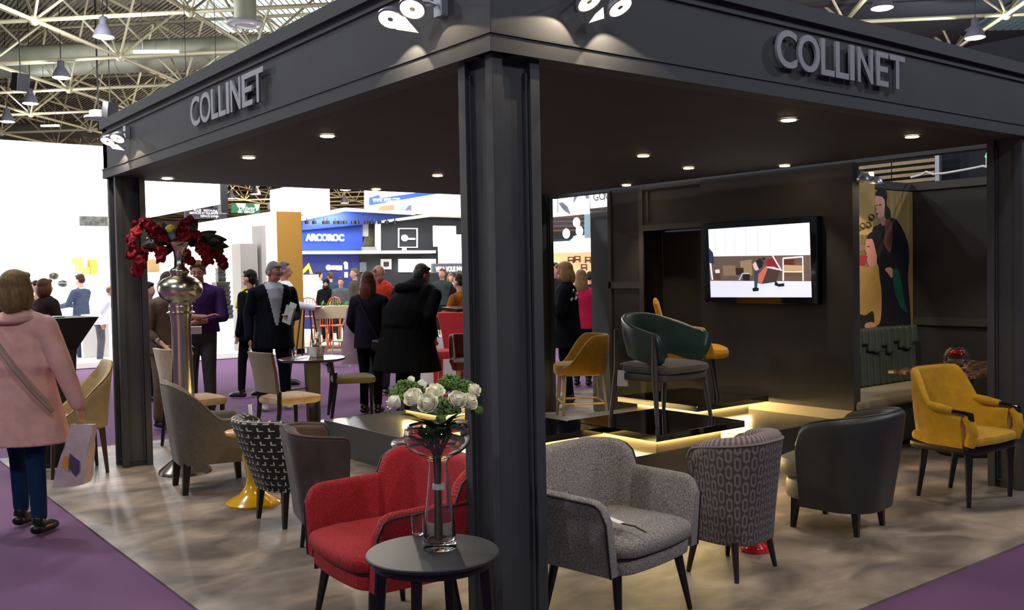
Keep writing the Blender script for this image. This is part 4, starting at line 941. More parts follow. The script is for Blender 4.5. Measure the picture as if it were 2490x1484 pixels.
def person(label, loc, rz, H=1.75, top='3a3a3a', hem=.88, trousers='22242c', hair='4a3424', style='short', arms=None, skin=None, lod=1, coatk=1.0, bend=0, head_tilt=0, head_turn=0, shoes='15120f', shirt=None, scarf=None, fem=False, group=None, legs_=None, bulk=1.0, name='person', sleeves=1.0):
    """local frame: facing -Y, x- is the person's right hand"""
    skin = skin or SKIN; t = thing(name, label, 'person', loc, rz, group)
    k = H/1.75; sw = (.175 if fem else .195)*bulk; vox = {0: .007, 1: .012, 2: .022}[lod]
    B = lambda x, y, z: V((x, y, z))
    bd = R(bend)
    def up(p):  # torso bend about the hips
        p = V(p); z0 = .95
        if p.z <= z0: return p
        dz = p.z-z0; a = bd*min(1, dz/.45); return V((p.x, p.y-dz*sin(a)+ (p.y)*(cos(a)-1)*0, z0+dz*cos(a)))
    hm = M.Translation(up((0, .0, 1.50)))@M.Rotation(R(head_turn), 4, 'Z')@M.Rotation(R(head_tilt)+bd*.4, 4, 'X')@M.Translation(V((0, 0, -1.50)))
    hp = lambda p: hm@V(p)
    arms = arms or {'r': ((-sw-.06, .02, 1.13), (-sw-.05, -.05, .88)), 'l': ((sw+.06, .02, 1.13), (sw+.05, -.05, .88))}
    L = legs_ or ((-.09, 0), (.09, 0))
    g = G()
    # head: cranium, jaw, nose, ears, brow, neck
    n_ = 14
    def hb(c, r): g0 = len(g.v); g.ball(c, r, 16, 10); g.tf(hm, g0)
    hb((0, .012, 1.645), (.074, .092, .098)); hb((0, -.028, 1.585), (.056, .062, .062)); hb((0, -.052, 1.552), (.026, .026, .022)); hb((0, -.062, 1.655), (.05, .022, .014))
    hb((0, -.093, 1.608), (.014, .022, .017)); hb((0, -.086, 1.628), (.010, .015, .025)); hb((-.077, .012, 1.617), (.012, .022, .032)); hb((.077, .012, 1.617), (.012, .022, .032)); hb((0, -.083, 1.579), (.022, .012, .010))
    g.cap(up((0, .015, 1.42)), hp((0, .015, 1.57)), .056, .053, n_)
    # torso
    g.cap(up((-.09, .0, 1.34)), up((.09, .0, 1.34)), .085*bulk, .085*bulk, n_, ell=1); g.cap(up((0, 0, 1.30)), up((0, 0, 1.10)), .14*bulk, .13*bulk, n_, ell=.68, side=(1, 0, 0)); g.cap(up((0, 0, 1.10)), (0, 0, .95), .135*bulk, .15*bulk, n_, ell=.75, side=(1, 0, 0))
    legp = []
    for sx, (lx, ly) in zip((-1, 1), L):
        hip, kn, an = B(sx*.085, 0, .92), B((sx*.088+lx)/2, ly*.5-.02*(1 if ly <= 0 else -1), .50), B(lx, ly+.02, .09); legp.append((hip, kn, an))
        g.cap(hip, kn, .085, .055, n_); g.cap(kn, an, .053, .036, n_)
        g.cap(an, an+B(0, -.0, -.04), .034, .034, n_); g.cap(an+B(0, .02, -.045), an+B(0, -.10, -.055), .034, .026, n_)
    armp = []
    for sx, key in ((-1, 'r'), (1, 'l')):
        sh = up((sx*sw, .0, 1.385)); el, wr = V(arms[key][0]), V(arms[key][1]); armp.append((sh, el, wr))
        g.cap(sh, el, .052, .042, n_); g.cap(el, wr, .041, .027, n_)
        d = (wr-el).normalized(); hd = V(arms[key][2]).normalized() if len(arms[key]) > 2 else d
        side = (V((0, -1, 0)) if abs(hd.y) < .7 else V((-sx, 0, 0))); side = (side-hd*side.dot(hd)).normalized(); nrm = hd.cross(side)*sx
        pc = wr+hd*.05; g.cap(wr+hd*.015, wr+hd*.075, .030, .036, n_, ell=.42, side=side)
        for q, ln in enumerate((.066, .075, .07, .055)):
            o_ = side*(.026-.0175*q); b0 = wr+hd*.08+o_; b1 = b0+hd*ln*.5; b2 = b1+(hd*.75-nrm*.65).normalized()*ln*.5
            g.cap(b0, b1, .0088, .008, 8); g.cap(b1, b2, .008, .0065, 8)
        th = wr+hd*.03+side*.03; g.cap(th, th+(hd*.6+side*.75).normalized()*.035, .011, .0095, 8); g.cap(th+(hd*.6+side*.75).normalized()*.035, th+(hd*.85+side*.5).normalized()*.068, .0095, .0075, 8)
    sc = M.Scale(k, 4); g.tf(sc)
    blob('body', g, skin, t, vox, 3 if lod < 2 else 2)
    # face
    if lod < 2:
        for sx in (-1, 1):
            for nm, c, r, cc in (('eye', (sx*.030, -.074, 1.638), (.012, .008, .0065), 'e8e0d8'), ('iris', (sx*.030, -.0805, 1.638), (.0055, .003, .0055), '2a2018'), ('eyebrow', (sx*.031, -.080, 1.660), (.018, .006, .004), hair)):
                q = G().ball(c, r, 10, 6).tf(hm).tf(sc); mk(nm, q, mat('face_'+cc, cc, .5), t, smooth=True)
        q = G().ball((0, -.0925, 1.577), (.021, .006, .0055), 10, 6).tf(hm).tf(sc); mk('mouth', q, mat('lips', '8a4a42', .5), t, smooth=True)
    # trousers
    if trousers:
        g = G(); g.cap((0, 0, 1.0), (0, 0, .93), .152*bulk, .165*bulk, n_, ell=.8, side=(1, 0, 0))
        for hip, kn, an in legp:
            f = .9 if fem else 1.1
            g.cap(hip, kn, .10, .070*f, n_); g.cap(kn, an+B(0, 0, .03), .069*f, .056*f, n_)
        blob('trousers', g.tf(sc), cloth(trousers), t, max(vox, .012), 3)
    for (hip, kn, an), (lx, ly) in zip(legp, L):
        g = G().cap(an+B(0, .03, -.05), an+B(0, -.10, -.055), .043, .044, n_, ell=.9).cap(an+B(0, -.10, -.055), an+B(0, -.165, -.066), .042, .028, n_, ell=1).cap(an+B(0, .01, .01), an+B(0, .01, -.04), .043, .045, n_)
        g.v = [(x, y, max(z, 0.002)) for x, y, z in g.v]
        mk('shoe', g.tf(sc), mat('shoe_'+shoes, shoes, .35), t, smooth=True)
    # top garment
    g = G(); c = coatk; hz = hem
    g.cap(up((-.10*bulk, 0, 1.365)), up((.10*bulk, 0, 1.365)), .108*bulk, .108*bulk, n_, ell=1); g.cap(up((0, 0, 1.32)), up((0, 0, 1.12)), .178*bulk, .165*bulk*c, n_+4, ell=.72, side=(1, 0, 0))
    rs = []
    for j in range(9):
        f = j/8; z = 1.2+(hz-1.2)*f; w = (.168+.03*f*c+(c-1)*.25*f)*bulk; cc = up((0, 0, z)); rs.append([cc+V((w*cos(a), w*.74*sin(a), 0)) for a in [2*pi*i/20 for i in range(20)]])
    g.rings(rs)
    for sh, el, wr in armp:
        w2 = el.lerp(wr, sleeves-.02) if sleeves < 1 else wr
        g.cap(sh, el, .068*(1+(c-1)*.4), .060*(1+(c-1)*.5), n_); g.cap(el, w2, .058*(1+(c-1)*.5), .046*(1+(c-1)*.5), n_)
    topo = blob('coat' if hz < .8 else 'top', g.tf(sc), cloth(top), t, max(vox, .012), 3)
    if shirt:
        split(topo, lambda p: p.y < -.03*k and abs(p.x) < (.016+.085*max(0, (p.z/k-1.0)/.42))*k and p.z > 1.0*k, 'shirt', cloth(shirt, .2))
    if shirt or lod < 2:
        g = G(); g.tube([up((.072*cos(a), .015+.06*sin(a), 1.455-.02*sin(a)*-1)) for a in [2*pi*i/16 for i in range(16)]], .018, 8, loop=True); mk('collar', g.tf(sc), cloth(shirt or top), t, smooth=True)
    if scarf:
        g = G(); g.tube([up((.12*cos(a), .03+.11*sin(a), 1.44-.03*cos(a))) for a in [2*pi*i/16 for i in range(16)]], .052, 10, loop=True); g.cap(up((.05, -.09, 1.42)), up((.10, -.13, 1.25)), .04, .03, 10); mk('scarf', g.tf(sc), cloth(scarf), t, smooth=True)
    # hair
    g = G()
    def hb2(c, r): g0 = len(g.v); g.ball(c, r, 16, 10); g.tf(hm, g0)
    if style in ('short', 'curly', 'balding'):
        if style != 'balding': hb2((0, .030, 1.680), (.080, .088, .080)); hb2((0, -.035, 1.722), (.058, .034, .022))
        hb2((0, .052, 1.63), (.080, .068, .075)); hb2((-.068, .02, 1.655), (.014, .04, .035)); hb2((.068, .02, 1.655), (.014, .04, .035))
        if style == 'curly':
            for q in range(16): a = q*2.4; hb2((.07*cos(a), .03+.07*sin(a), 1.69+.03*sin(q)), (.03, .03, .03))
    elif style == 'bob':
        hb2((0, .03, 1.675), (.098, .105, .095)); hb2((0, .065, 1.58), (.10, .075, .12)); hb2((-.082, .02, 1.59), (.028, .06, .10)); hb2((.082, .02, 1.59), (.028, .06, .10)); hb2((0, -.05, 1.725), (.06, .04, .03))
    elif style in ('long', 'pony'):
        hb2((0, .022, 1.672), (.084, .096, .086)); hb2((0, -.045, 1.715), (.055, .035, .026)); hb2((0, .06, 1.62), (.08, .06, .08))
        if style == 'long': hb2((0, .075, 1.50), (.095, .055, .15)); hb2((-.075, .03, 1.56), (.03, .05, .12)); hb2((.075, .03, 1.56), (.03, .05, .12))
        else: hb2((0, .11, 1.58), (.04, .035, .04)); hb2((.02, .13, 1.47), (.035, .03, .12))
    elif style == 'hood':
        hb2((0, .02, 1.66), (.10, .11, .11)); hb2((0, .05, 1.52), (.11, .09, .09)); hb2((0, -.02, 1.50), (.10, .09, .05))
    if style != 'none': blob('hair' if style != 'hood' else 'headscarf', g.tf(sc), hairm(hair), t, .009 if lod < 2 else .016, 2)
    t['_k'] = k
    return t
def at(px, D): p = PD(px, 700, D); return (p.x, p.y, 0)
def face(dx, dy): return math.atan2(dx, -dy)      # rotation so that the figure looks along (dx,dy)
RT, FW = (.79, -.612), (.612, .79)
def look(a): # a: degrees, 0 = away from camera, 90 = to image right, -90 = left, 180 = towards camera
    a = R(a); return face(FW[0]*cos(a)+RT[0]*sin(a), FW[1]*cos(a)+RT[1]*sin(a))
# pink coat woman
p = person('woman with ash blonde bob in a pale pink coat, seen from behind', (-1.08, 3.76, 0), look(8), 1.70, top='d8a8a0', hem=.60, trousers='1c3050', hair='77603f', style='bob', lod=0, coatk=1.36, bulk=1.1, fem=True, shoes='0e0c0d',
    arms={'l': ((.33, .03, 1.13), (.34, -.02, .90)), 'r': ((-.33, .03, 1.10), (-.39, -.03, .86), (-.1, -.05, -1))}, legs_=((-.15, .05), (.13, -.16)), head_turn=0)
mk('coat_collar', G().tube([V((.14*cos(a), .03+.10*sin(a), 1.40-.02*sin(a))) for a in [2*pi*i/20 for i in range(20)]], .020, 10, loop=True), cloth('c89890'), p, smooth=True)
mk('bag_strap', G().tube([V((-.03+.0*i, .10, 1.43)) if 0 else V((x, y, z)) for x, y, z in ((.14, .10, 1.41), (.06, .185, 1.28), (-.10, .225, 1.10), (-.24, .20, .92), (-.30, .12, .80))], .014, 6), cloth('a08c80'), p, smooth=True)
hw = p.matrix_basis
rot = M.Rotation(p.rotation_euler.z, 3, 'Z')
def wp(person_, q): return V(person_.location)+M.Rotation(person_.rotation_euler.z, 3, 'Z')@V(q)
# paper carrier bag in her right-hand side (image right)
b0 = wp(p, (-.42, -.02, .80)); 
t = thing('paper_bag', 'crumpled pink-white paper carrier bag with purple and orange print held by the woman in pink', 'bag', tuple(b0), look(8))
g = G(); rr = random.Random(3); rs = []
for j in range(9):
    z = -.10-.40*j/8; w, d = .075+.004*j, .02+.03*min(1, j/4); rs.append([V((w*x+rr.uniform(-.006, .006)+.012*j, d*y+rr.uniform(-.006, .006), z+rr.uniform(-.006, .006)-(.015*x if j == 8 else 0))) for x, y in ((-1, -1), (-.3, -1.1), (.3, -.9), (1, -1), (1, 1), (.3, .9), (-.3, 1.1), (-1, 1))])
mk('bag_body', g.rings(rs), mat('pinkish_paper', 'c9b0b4', .6, var=.12, vscale=12), t, smooth=True, angle=50)
for pts, c in ((((-.03, -.33), (.035, -.28), (.04, -.38), (.0, -.43), (-.03, -.39)), '55406a'), (((.045, -.30), (.075, -.30), (.09, -.36), (.05, -.40)), 'd89a30')):
    for yy in (.062,): mk('printed_mark', G().prism([(x+.03, yy, z) for x, z in pts], (0, .002, 0)), mat('bagprint_'+c, c, .6), t)
mk('handles', G().tube([(-.03, 0, -.10), (-.02, 0, 0), (.0, 0, .01), (.02, 0, 0), (.05, 0, -.10)], .003, 5), mat('string', 'a08070', .7), t)
t = thing('leather_bag', 'dark bag hanging at the left side of the woman in pink', 'bag', tuple(wp(p, (.44, .02, .84))), look(8)); mk('bag_body', G().rings([[V((x*w, y*.06, z)) for x, y in ((-1, -1), (1, -1), (1, 1), (-1, 1))] for w, z in ((.10, -.22), (.13, -.2), (.12, 0), (.06, .02))]), mat('black_leather', '1a1214', .4), t, bevel=.015)
mk('handle', G().tube([(-.05, 0, .01), (-.03, 0, .12), (.03, 0, .12), (.05, 0, .01)], .007, 6), mat('black_leather', '1a1214', .4), t, smooth=True)
# purple sweater man, arms folded
p = person('curly-haired man in a purple sweater standing with folded arms behind the silver vase', at(484, 11.5), look(172), 1.86, top='3c2350', hem=.94, trousers='3e3c40', hair='5a4028', style='curly', skin=SKIN2, lod=0, head_tilt=16, sleeves=.45, bulk=1.12, shoes='2a2422',
    arms={'r': ((-.27, -.06, 1.13), (.10, -.25, 1.12), (.95, .05, .25)), 'l': ((.27, -.06, 1.11), (-.06, -.22, 1.05), (-.95, .1, .0))}, legs_=((-.12, 0), (.11, -.10)))
mk('lanyard', G().tube([(-.05, -.10, 1.56), (-.035, -.165, 1.42), (-.02, -.16, 1.36)], .006, 5), cloth('a8a040'), p, smooth=True); mk('papers', G().obox((-.02, -.31, 1.09), (.18, .02, .09), (.3, 0, .2)), WHITE, label='white papers tucked under the folded arms of the man in purple', cat='paper', loc=None); bpy.data.objects['papers'].matrix_world = M.Translation(V(p.location)+M.Rotation(p.rotation_euler.z, 3, 'Z')@V((0, 0, -.05)))@M.Rotation(p.rotation_euler.z, 4, 'Z')
# taupe woman with hand on chair
p = person('person in a taupe sweater bending over the tan chair, half hidden by the silver vase', at(396, 10.6), look(120), 1.72, top='6f6052', hem=.84, trousers='6a5c4c', hair='3c3028', style='bob', lod=1, sleeves=.55, bulk=1.1, head_tilt=15, bend=8, arms={'r': ((-.27, -.04, 1.10), (-.22, -.22, .96)), 'l': ((.25, .0, 1.12), (.2, -.15, .92))})
mk('wristwatch', G().tube([V((-.225+.035*cos(a), -.20, .965+.035*sin(a))) for a in [2*pi*i/12 for i in range(12)]], .006, 6, loop=True), CHROME, p, smooth=True)
# glasses man
p = person('grey-haired man with glasses in a dark jacket and pale shirt, holding leaflets', at(662, 11.95), look(150), 1.84, top='12141c', hem=.72, trousers='101219', hair='6e6864', style='short', skin=SKIN2, lod=0, head_tilt=20, head_turn=28, shirt='a9a7b4', bulk=1.16, shoes='b0b0b4',
    arms={'r': ((-.29, .02, 1.12), (-.31, -.08, .86), (.05, -.2, -1)), 'l': ((.28, .0, 1.10), (.14, -.23, 1.08), (-.7, -.5, .4))}, legs_=((-.15, 0), (.14, 0)), coatk=1.08)
gl = [G().tube([V((sx*.032+.024*cos(a), -.100, 1.637+.017*sin(a))) for a in [2*pi*i/14 for i in range(14)]], .0025, 5, loop=True) for sx in (-1, 1)]
hm_ = M.Translation(V((0, 0, 1.50)))@M.Rotation(R(28), 4, 'Z')@M.Rotation(R(20), 4, 'X')@M.Translation(V((0, 0, -1.50)))
g = G(); [g.add(q.v, q.f) for q in gl]; g.tube([(-.056, -.098, 1.642), (-.078, -.04, 1.645), (-.08, .02, 1.64)], .002, 4).tube([(.056, -.098, 1.642), (.078, -.04, 1.645), (.08, .02, 1.64)], .002, 4).tube([(-.01, -.102, 1.642), (.01, -.102, 1.642)], .0025, 4)
mk('glasses', g.tf(hm_).tf(M.Scale(1.84/1.75, 4)), DARKM, p, smooth=True)
for sx in (0,): 
    q = mk('leaflets', G().obox((0, 0, 0), (.02, .14, .22), (.3, .1, .5)).obox((.03, .0, .03), (.01, .12, .24), (.25, .2, .5)), mat('leaflet_grey', 'a8aca4', .5, var=.15, vscale=15), loc=tuple(wp(p, (.10, -.33, 1.18))), rot=(0, 0, p.rotation_euler.z), label='bundle of leaflets held by the man with glasses', cat='leaflets')
p = person('tall grey-haired man in a white shirt standing behind the man with glasses', at(694, 14.6), look(80), 1.88, top='dcdce0', hem=.95, trousers='20242c', hair='5c5c60', style='short', skin=SKIN2, lod=1, arms={'r': ((-.24, -.08, 1.15), (-.2, -.38, 1.1), (0, -1, 0)), 'l': ((.24, -.1, 1.15), (.2, -.36, 1.08), (0, -1, 0))})
p = person('dark-haired woman in a black jacket with a yellow scarf looking left', at(606, 13.2), look(-75), 1.76, top='131316', hem=.78, trousers='141416', hair='171312', style='pony', lod=1, fem=True, scarf='c9c420', legs_=((-.1, .1), (.1, -.12)), coatk=1.15)
p = person('auburn-haired woman in dark navy seen from behind beside the man in the long black coat', at(897, 11.4), look(12), 1.70, top='1b1726', hem=.80, trousers='0f0f14', hair='5a3424', style='long', lod=0, fem=True, bulk=1.05, arms={'r': ((-.25, .0, 1.10), (-.22, -.08, .86)), 'l': ((.24, .02, 1.12), (.2, -.12, .95))})
mk('bag_strap', G().tube([(.10, .12, 1.42), (.02, .16, 1.25), (-.08, .16, 1.05), (-.17, .15, .88)], .010, 6), BLACK, p, smooth=True); mk('shoulder_bag', G().obox((-.18, .17, .82), (.19, .08, .14), (0, -.1, 0)), mat('black_leather', '1a1214', .4), p, bevel=.03)
q = thing('garment_bag', 'pale lilac coat draped over the arm of the auburn-haired woman', 'coat', tuple(wp(p, (.27, -.06, .95))), p.rotation_euler.z)
mk('cloth', G().rings([[V((w*cos(a)+.01*sin(7*a), .04*sin(a), z)) for a in [2*pi*i/20 for i in range(20)]] for w, z in ((.03, .30), (.05, .18), (.09, 0), (.10, -.2), (.115, -.37))]), cloth('a890a0'), q, smooth=True)
p = person('man with cropped hair and a bright orange hood bending over behind the visitors', at(918, 13.2), look(150), 1.80, top='c8402a', hem=.85, trousers='30323a', hair='5a4038', style='balding', skin=SKIN2, lod=1, head_tilt=18, head_turn=20)
mk('hood', G().tube([V((.13*cos(a)+.05, .07+.11*sin(a), 1.50+.04*sin(a))) for a in [2*pi*i/16 for i in range(16)]], .055, 10, loop=True), cloth('e8452c'), p, smooth=True)
p = person('stooping grey-haired man with glasses in a wide long black coat', at(985, 11.0), look(38), 1.82, top='07070a', hem=.52, trousers='0b0b0e', hair='3c3836', style='short', skin=SKIN2, lod=0, bulk=1.5, coatk=1.35, bend=24, head_tilt=12, head_turn=-14, arms={'r': ((-.36, .0, 1.12), (-.30, -.12, .92)), 'l': ((.34, -.22, 1.22), (.22, -.40, 1.46), (-.1, -.1, 1))}, shoes='0c0b0c')
mk('coat_collar', G().tube([V((.16*cos(a), -.10+.13*sin(a), 1.47+.03*sin(a))) for a in [2*pi*i/20 for i in range(20)]], .055, 10, loop=True), cloth('0c0b0e'), p, smooth=True)
p = person('person in a mustard jacket mostly hidden by the front pillar, reaching left', at(1130, 13.3), look(-60), 1.66, top='9a5a1c', hem=.85, trousers='1c1c22', hair='2c211c', style='short', lod=1, bend=10, arms={'r': ((-.25, -.15, 1.15), (-.15, -.36, 1.05)), 'l': ((.26, -.12, 1.18), (.2, -.4, 1.1))})
mk('folder', G().obox((0, 0, 0), (.34, .26, .04), (.1, 0, .3)), mat('brown_patent', '3a241c', .25), loc=tuple(PD(1112, 752, 12.3)), label='dark folded leather folder resting on the crimson high chair back', cat='folder')
# right doorway
p = person('blonde-haired woman in black with pale checks on the shoulder by the ochre bar stool', at(1376, 12.0), look(-80), 1.76, top='0e1014', hem=.70, trousers='0d0e12', hair='8f6a44', style='bob', skin=SKIN2, lod=0, bulk=1.2, fem=True, head_tilt=12, coatk=1.15, arms={'r': ((-.26, -.1, 1.12), (-.2, -.3, 1.2)), 'l': ((.27, -.05, 1.12), (.16, -.30, 1.28), (0, -.3, 1))})
for k, (x, y, z) in enumerate(((.16, .10, 1.41), (.20, .05, 1.37), (.12, .14, 1.37), (.17, .14, 1.32), (.22, .09, 1.31))): mk('check_patch', G().obox((x, y, z), (.045, .006, .045), (-.5, .2, .8)), WHITE, p)
p = person('girl with long streaked hair in a bright pink padded jacket beyond the doorway', at(1414, 13.8), look(15), 1.68, top='c4224c', hem=.86, trousers='1c2238', hair='8a6a48', style='long', lod=1, fem=True, bulk=1.1, coatk=1.1)
p = person('dark-haired man whose head shows behind the blonde woman', at(1352, 17), look(170), 1.82, top='2c2c34', hair='1c1614', lod=2)
# left background
p = person('woman with curly auburn hair in a dark brown coat at the bright white stand', at(112, 13.6), look(35), 1.68, top='241a18', hem=.7, trousers='1c1618', hair='4a2a1c', style='bob', lod=1, bulk=1.15, fem=True, arms={'r': ((-.25, -.05, 1.12), (-.2, -.2, 1.0)), 'l': ((.26, -.08, 1.12), (.18, -.32, 1.06))})
p = person('bearded man in a blue-grey suit leaning at the white counter', at(196, 19.5), look(-75), 1.80, top='3c4458', hem=.82, trousers='2c3244', hair='2c1c14', lod=1, shirt='e8ecf0', head_tilt=10, arms={'r': ((-.25, -.1, 1.15), (-.2, -.4, 1.12), (0, -1, 0)), 'l': ((.25, -.1, 1.15), (.2, -.4, 1.1), (0, -1, 0))})
p = person('bald man in a white shirt bending forward at the white counter', at(240, 19.0), look(70), 1.62, top='d4d4e0', hem=.85, trousers='4c4c54', hair='6a5040', style='balding', skin=SKIN2, lod=1, bend=25, bulk=1.1)
for px, D, a, h, tp, hr, st, lb in ((8, 14.5, 30, 1.72, '2a2024', '4a2420', 'bob', 'head with reddish hair at the far left edge'), (70, 15.5, 60, 1.66, '3a2c28', '3a2418', 'short', 'brown-haired person behind the woman in pink'), (92, 17, 100, 1.68, '8a6a58', '241c18', 'short', 'dark-haired person between the pink and the brown coats'), (362, 13, 100, 1.62, '3c3848', '241c1c', 'long', 'dark-haired person half hidden behind the left pillar')):
    person(lb, at(px, D), look(a), h, top=tp, hair=hr, style=st, lod=2)
for px, D, a, h, tp, hr, st, lb, tr in ((793, 24, 175, 1.62, '17181c', '141418', 'hood', 'woman in a black headscarf by the orange chairs', '15151a'), (829, 24, 175, 1.63, '5c6066', '3a2c22', 'short', 'man in a grey sweater beside the woman in the headscarf', '24262c'), (778, 27, 40, 1.84, 'aab0b4', '2c241e', 'short', 'man in pale grey with his back turned before the blue stand', '2c3038'),
    (804, 27.6, -30, 1.80, '2a3c50', '4a3426', 'short', 'man in a dark blue jacket before the blue stand', '20242c'), (862, 22, -120, 1.84, '4a443c', '6a5c48', 'short', 'fair-haired man in khaki with a pale satchel leaning over the table', '26262a'),
    (1075, 23, -160, 1.80, '3a4040', '7a5040', 'short', 'man in a dark open jacket under the white banner', '24262a'), (1097, 25, 165, 1.70, 'dcd8d0', '8a6844', 'long', 'fair woman in white beside the man in the dark jacket', '3a3a40'), (1118, 22, 20, 1.74, '17171a', '6a5238', 'long', 'long-haired woman in black next to the front pillar', '1c1c20'), (1438, 20, 60, 1.66, '1c1c22', '241c18', 'short', 'dark-clad person at the right side of the doorway', '1c1c20')):
    person(lb, at(px, D), look(a), h, top=tp, hair=hr, style=st, lod=2, trousers=tr, fem=st in ('long', 'hood'))
# ================================================================ HALL
U1, V1 = V((sin(.776), cos(.776), 0)), V((cos(.776), -sin(.776), 0))
CREAM = mat('cream_painted_steel', '7d785f', .5, var=.08, vscale=3)
ZC, MOD = 9.2, 4.72
O0 = CP.copy(); O0.z = 0
# survey: chords along U at offsets, along V at depth
u0, v0 = MOD*5.5-MOD*5, MOD*.45
def node(i, j, top=False):
    h = .5 if top else 0
    return O0+U1*(u0+(i+h)*MOD)+V1*(v0+(j+h)*MOD)+V((0, 0, ZC+(3.1 if top else 0)))
bars = []; seen = lambda p: (p-CP).dot(CF) > 6 and abs((p-CP).dot(CR)/(p-CP).dot(CF)) < .62
for i in range(2, 28):
    for j in range(-18, 12):
        a = node(i, j)
        if not (seen(a) or seen(node(i, j+1)) or seen(node(i+1, j))): continue
        bars.append((a, node(i+1, j), .062)); bars.append((a, node(i, j+1), .062))
        if i < 19:
            tnode = node(i, j, True)
            for b in (a, node(i+1, j), node(i, j+1), node(i+1, j+1)): bars.append((b, tnode, .042))
            if i < 14: bars.append((tnode, node(i+1, j, True), .07)); bars.append((tnode, node(i, j+1, True), .07))
def vis(b):
    m_ = (b[0]+b[1])/2; d = (m_-CP).dot(CF)
    if d < 5: return 0
    x = 1245+F*(m_-CP).dot(CR)/d; y = 742-F*(m_-CP).dot(CU)/d
    return (b[2]/d)*(1 if (-200 < x < 900 and y > -250) or (1900 < x < 2700 and y > -250) else .05)
bars.sort(key=vis, reverse=True)
frame = thing('space_frame', 'cream tubular steel space frame holding up the hall roof', 'roof frame', kind='structure')
unit = None
for a, b, r in bars[:290]:
    L = (b-a).length; q = (b-a).to_track_quat('Z', 'Y')
    if unit is None: unit = mk('tube', G().cyl((0, 0, 0), (0, 0, 1), 1, n=8), CREAM, frame, smooth=True); o = unit
    else: o = inst(unit, frame)
    o.location = a; o.rotation_mode = 'QUATERNION'; o.rotation_quaternion = q; o.scale = (r, r, L)
g = G()
for a, b, r in bars[290:]: g.cyl(a, b, r, n=4, cap=False)
mk('far_tubes', g, CREAM, frame, kind='stuff')
g = G(); nn = set()
for i in range(2, 14):
    for j in range(-10, 9):
        if seen(node(i, j)): g.ball(node(i, j), .16, 8, 6)
mk('node_joints', g, CREAM, frame, kind='stuff')
# roof decks
deck = mat('ribbed_roof_deck', '6f705f', .7, var=.15, vscale=.6); nt = deck.node_tree; wv = nd(nt, 'ShaderNodeTexWave'); wv.inputs['Scale'].default_value = 1.6; tc = nd(nt, 'ShaderNodeTexCoord'); nt.links.new(tc.outputs['Object'], wv.inputs['Vector'])
bpn = nd(nt, 'ShaderNodeBump'); bpn.inputs['Strength'].default_value = 1; bpn.inputs['Distance'].default_value = .3; nt.links.new(wv.outputs['Fac'], bpn.inputs['Height']); nt.links.new(bpn.outputs[0], nt.nodes['Principled BSDF'].inputs['Normal'])
def uvp(u, v, z): p = O0+U1*u+V1*v; return (p.x, p.y, z)
mk('ceiling_hall', G().prism([uvp(-30, -130, 13), uvp(170, -130, 13), uvp(170, 2, 13), uvp(-30, 2, 13)], (0, 0, .2)), deck, kind='structure')
mk('ceiling_hall_dark', G().prism([uvp(-30, 3, 9.8), uvp(170, 3, 9.8), uvp(170, 70, 9.8), uvp(-30, 70, 9.8)], (0, 0, .2)), mat('dark_blue_roof', '12161d', .7, var=.1, vscale=.5), kind='structure')
# daylight strips in the roof
SKY = mat('roof_light', 'dfe8e4', emit=.75, ecol='cfe0dc')
for k, (u, v) in enumerate((((PZ(690, 25, 12.9)-O0).dot(U1), (PZ(690, 25, 12.9)-O0).dot(V1)), ((PZ(2470, 12, 9.7)-O0).dot(U1), (PZ(2470, 12, 9.7)-O0).dot(V1)))):
    t = thing('rooflight', ('louvred rooflight glowing above the left fascia', 'louvred rooflight at the top right corner')[k], 'rooflight', uvp(u, v, 12.9 if k == 0 else 9.74), pi/4+.1)
    for j in range(26 if k == 0 else 12): mk('louvre', G().box((-3.4, -.09, 0), (3.4, .09, .05)), SKY if k == 0 else mat('roof_light_dim', '3c5054', emit=.05, ecol='a8c8c8'), t, loc=(0, -3+.27*j, 0))
# ducts
DUCT = mat('spiral_duct', '6c6d5c', .6, .3, var=.1, vscale=1.5)
for k, (d, z, r) in enumerate(((22.5, 10.4, .62), (38.5, 11.0, .55), (33.8, 10.2, .35), (53, 10.6, .5))):
    a, b = O0+U1*d+V1*-60, O0+U1*d+V1*1.5; a.z = b.z = z
    g = G(); n = 60
    for i in range(n+1):
        p = a.lerp(b, i/n); g.cyl(p, p+V1*.06, r*1.035, n=20)
    g.cyl(a, b, r, n=20); mk('air_duct', g, DUCT, smooth=True, label=('nearest big', 'middle big', 'thin', 'farthest')[k]+' round ribbed air duct crossing under the hall roof', cat='duct')
# ceiling diffusers
for (x, y, d, lb) in ((597, 62, 26, 'round air diffuser under the roof above the left fascia'), (240, 290, 34, 'far round air diffuser near the left end of the fascia')):
    c = PD(x, y, d); t = thing('air_diffuser', lb, 'diffuser', tuple(c)); mk('dish', G().lathe([(.1, .0), (.25, .03), (.3, -.02), (.42, .03), (.5, .02), (.47, .1), (.3, .14)], 28), PALEM, t, smooth=True, angle=60); mk('rod', G().cyl((0, 0, .1), (0, 0, 12.98-c.z), .03, n=6), DARKM, t); mk('neck', G().lathe([(.3, .12), (.3, .9 if d < 30 else .3)], 24), DUCT, t, smooth=True, angle=60)
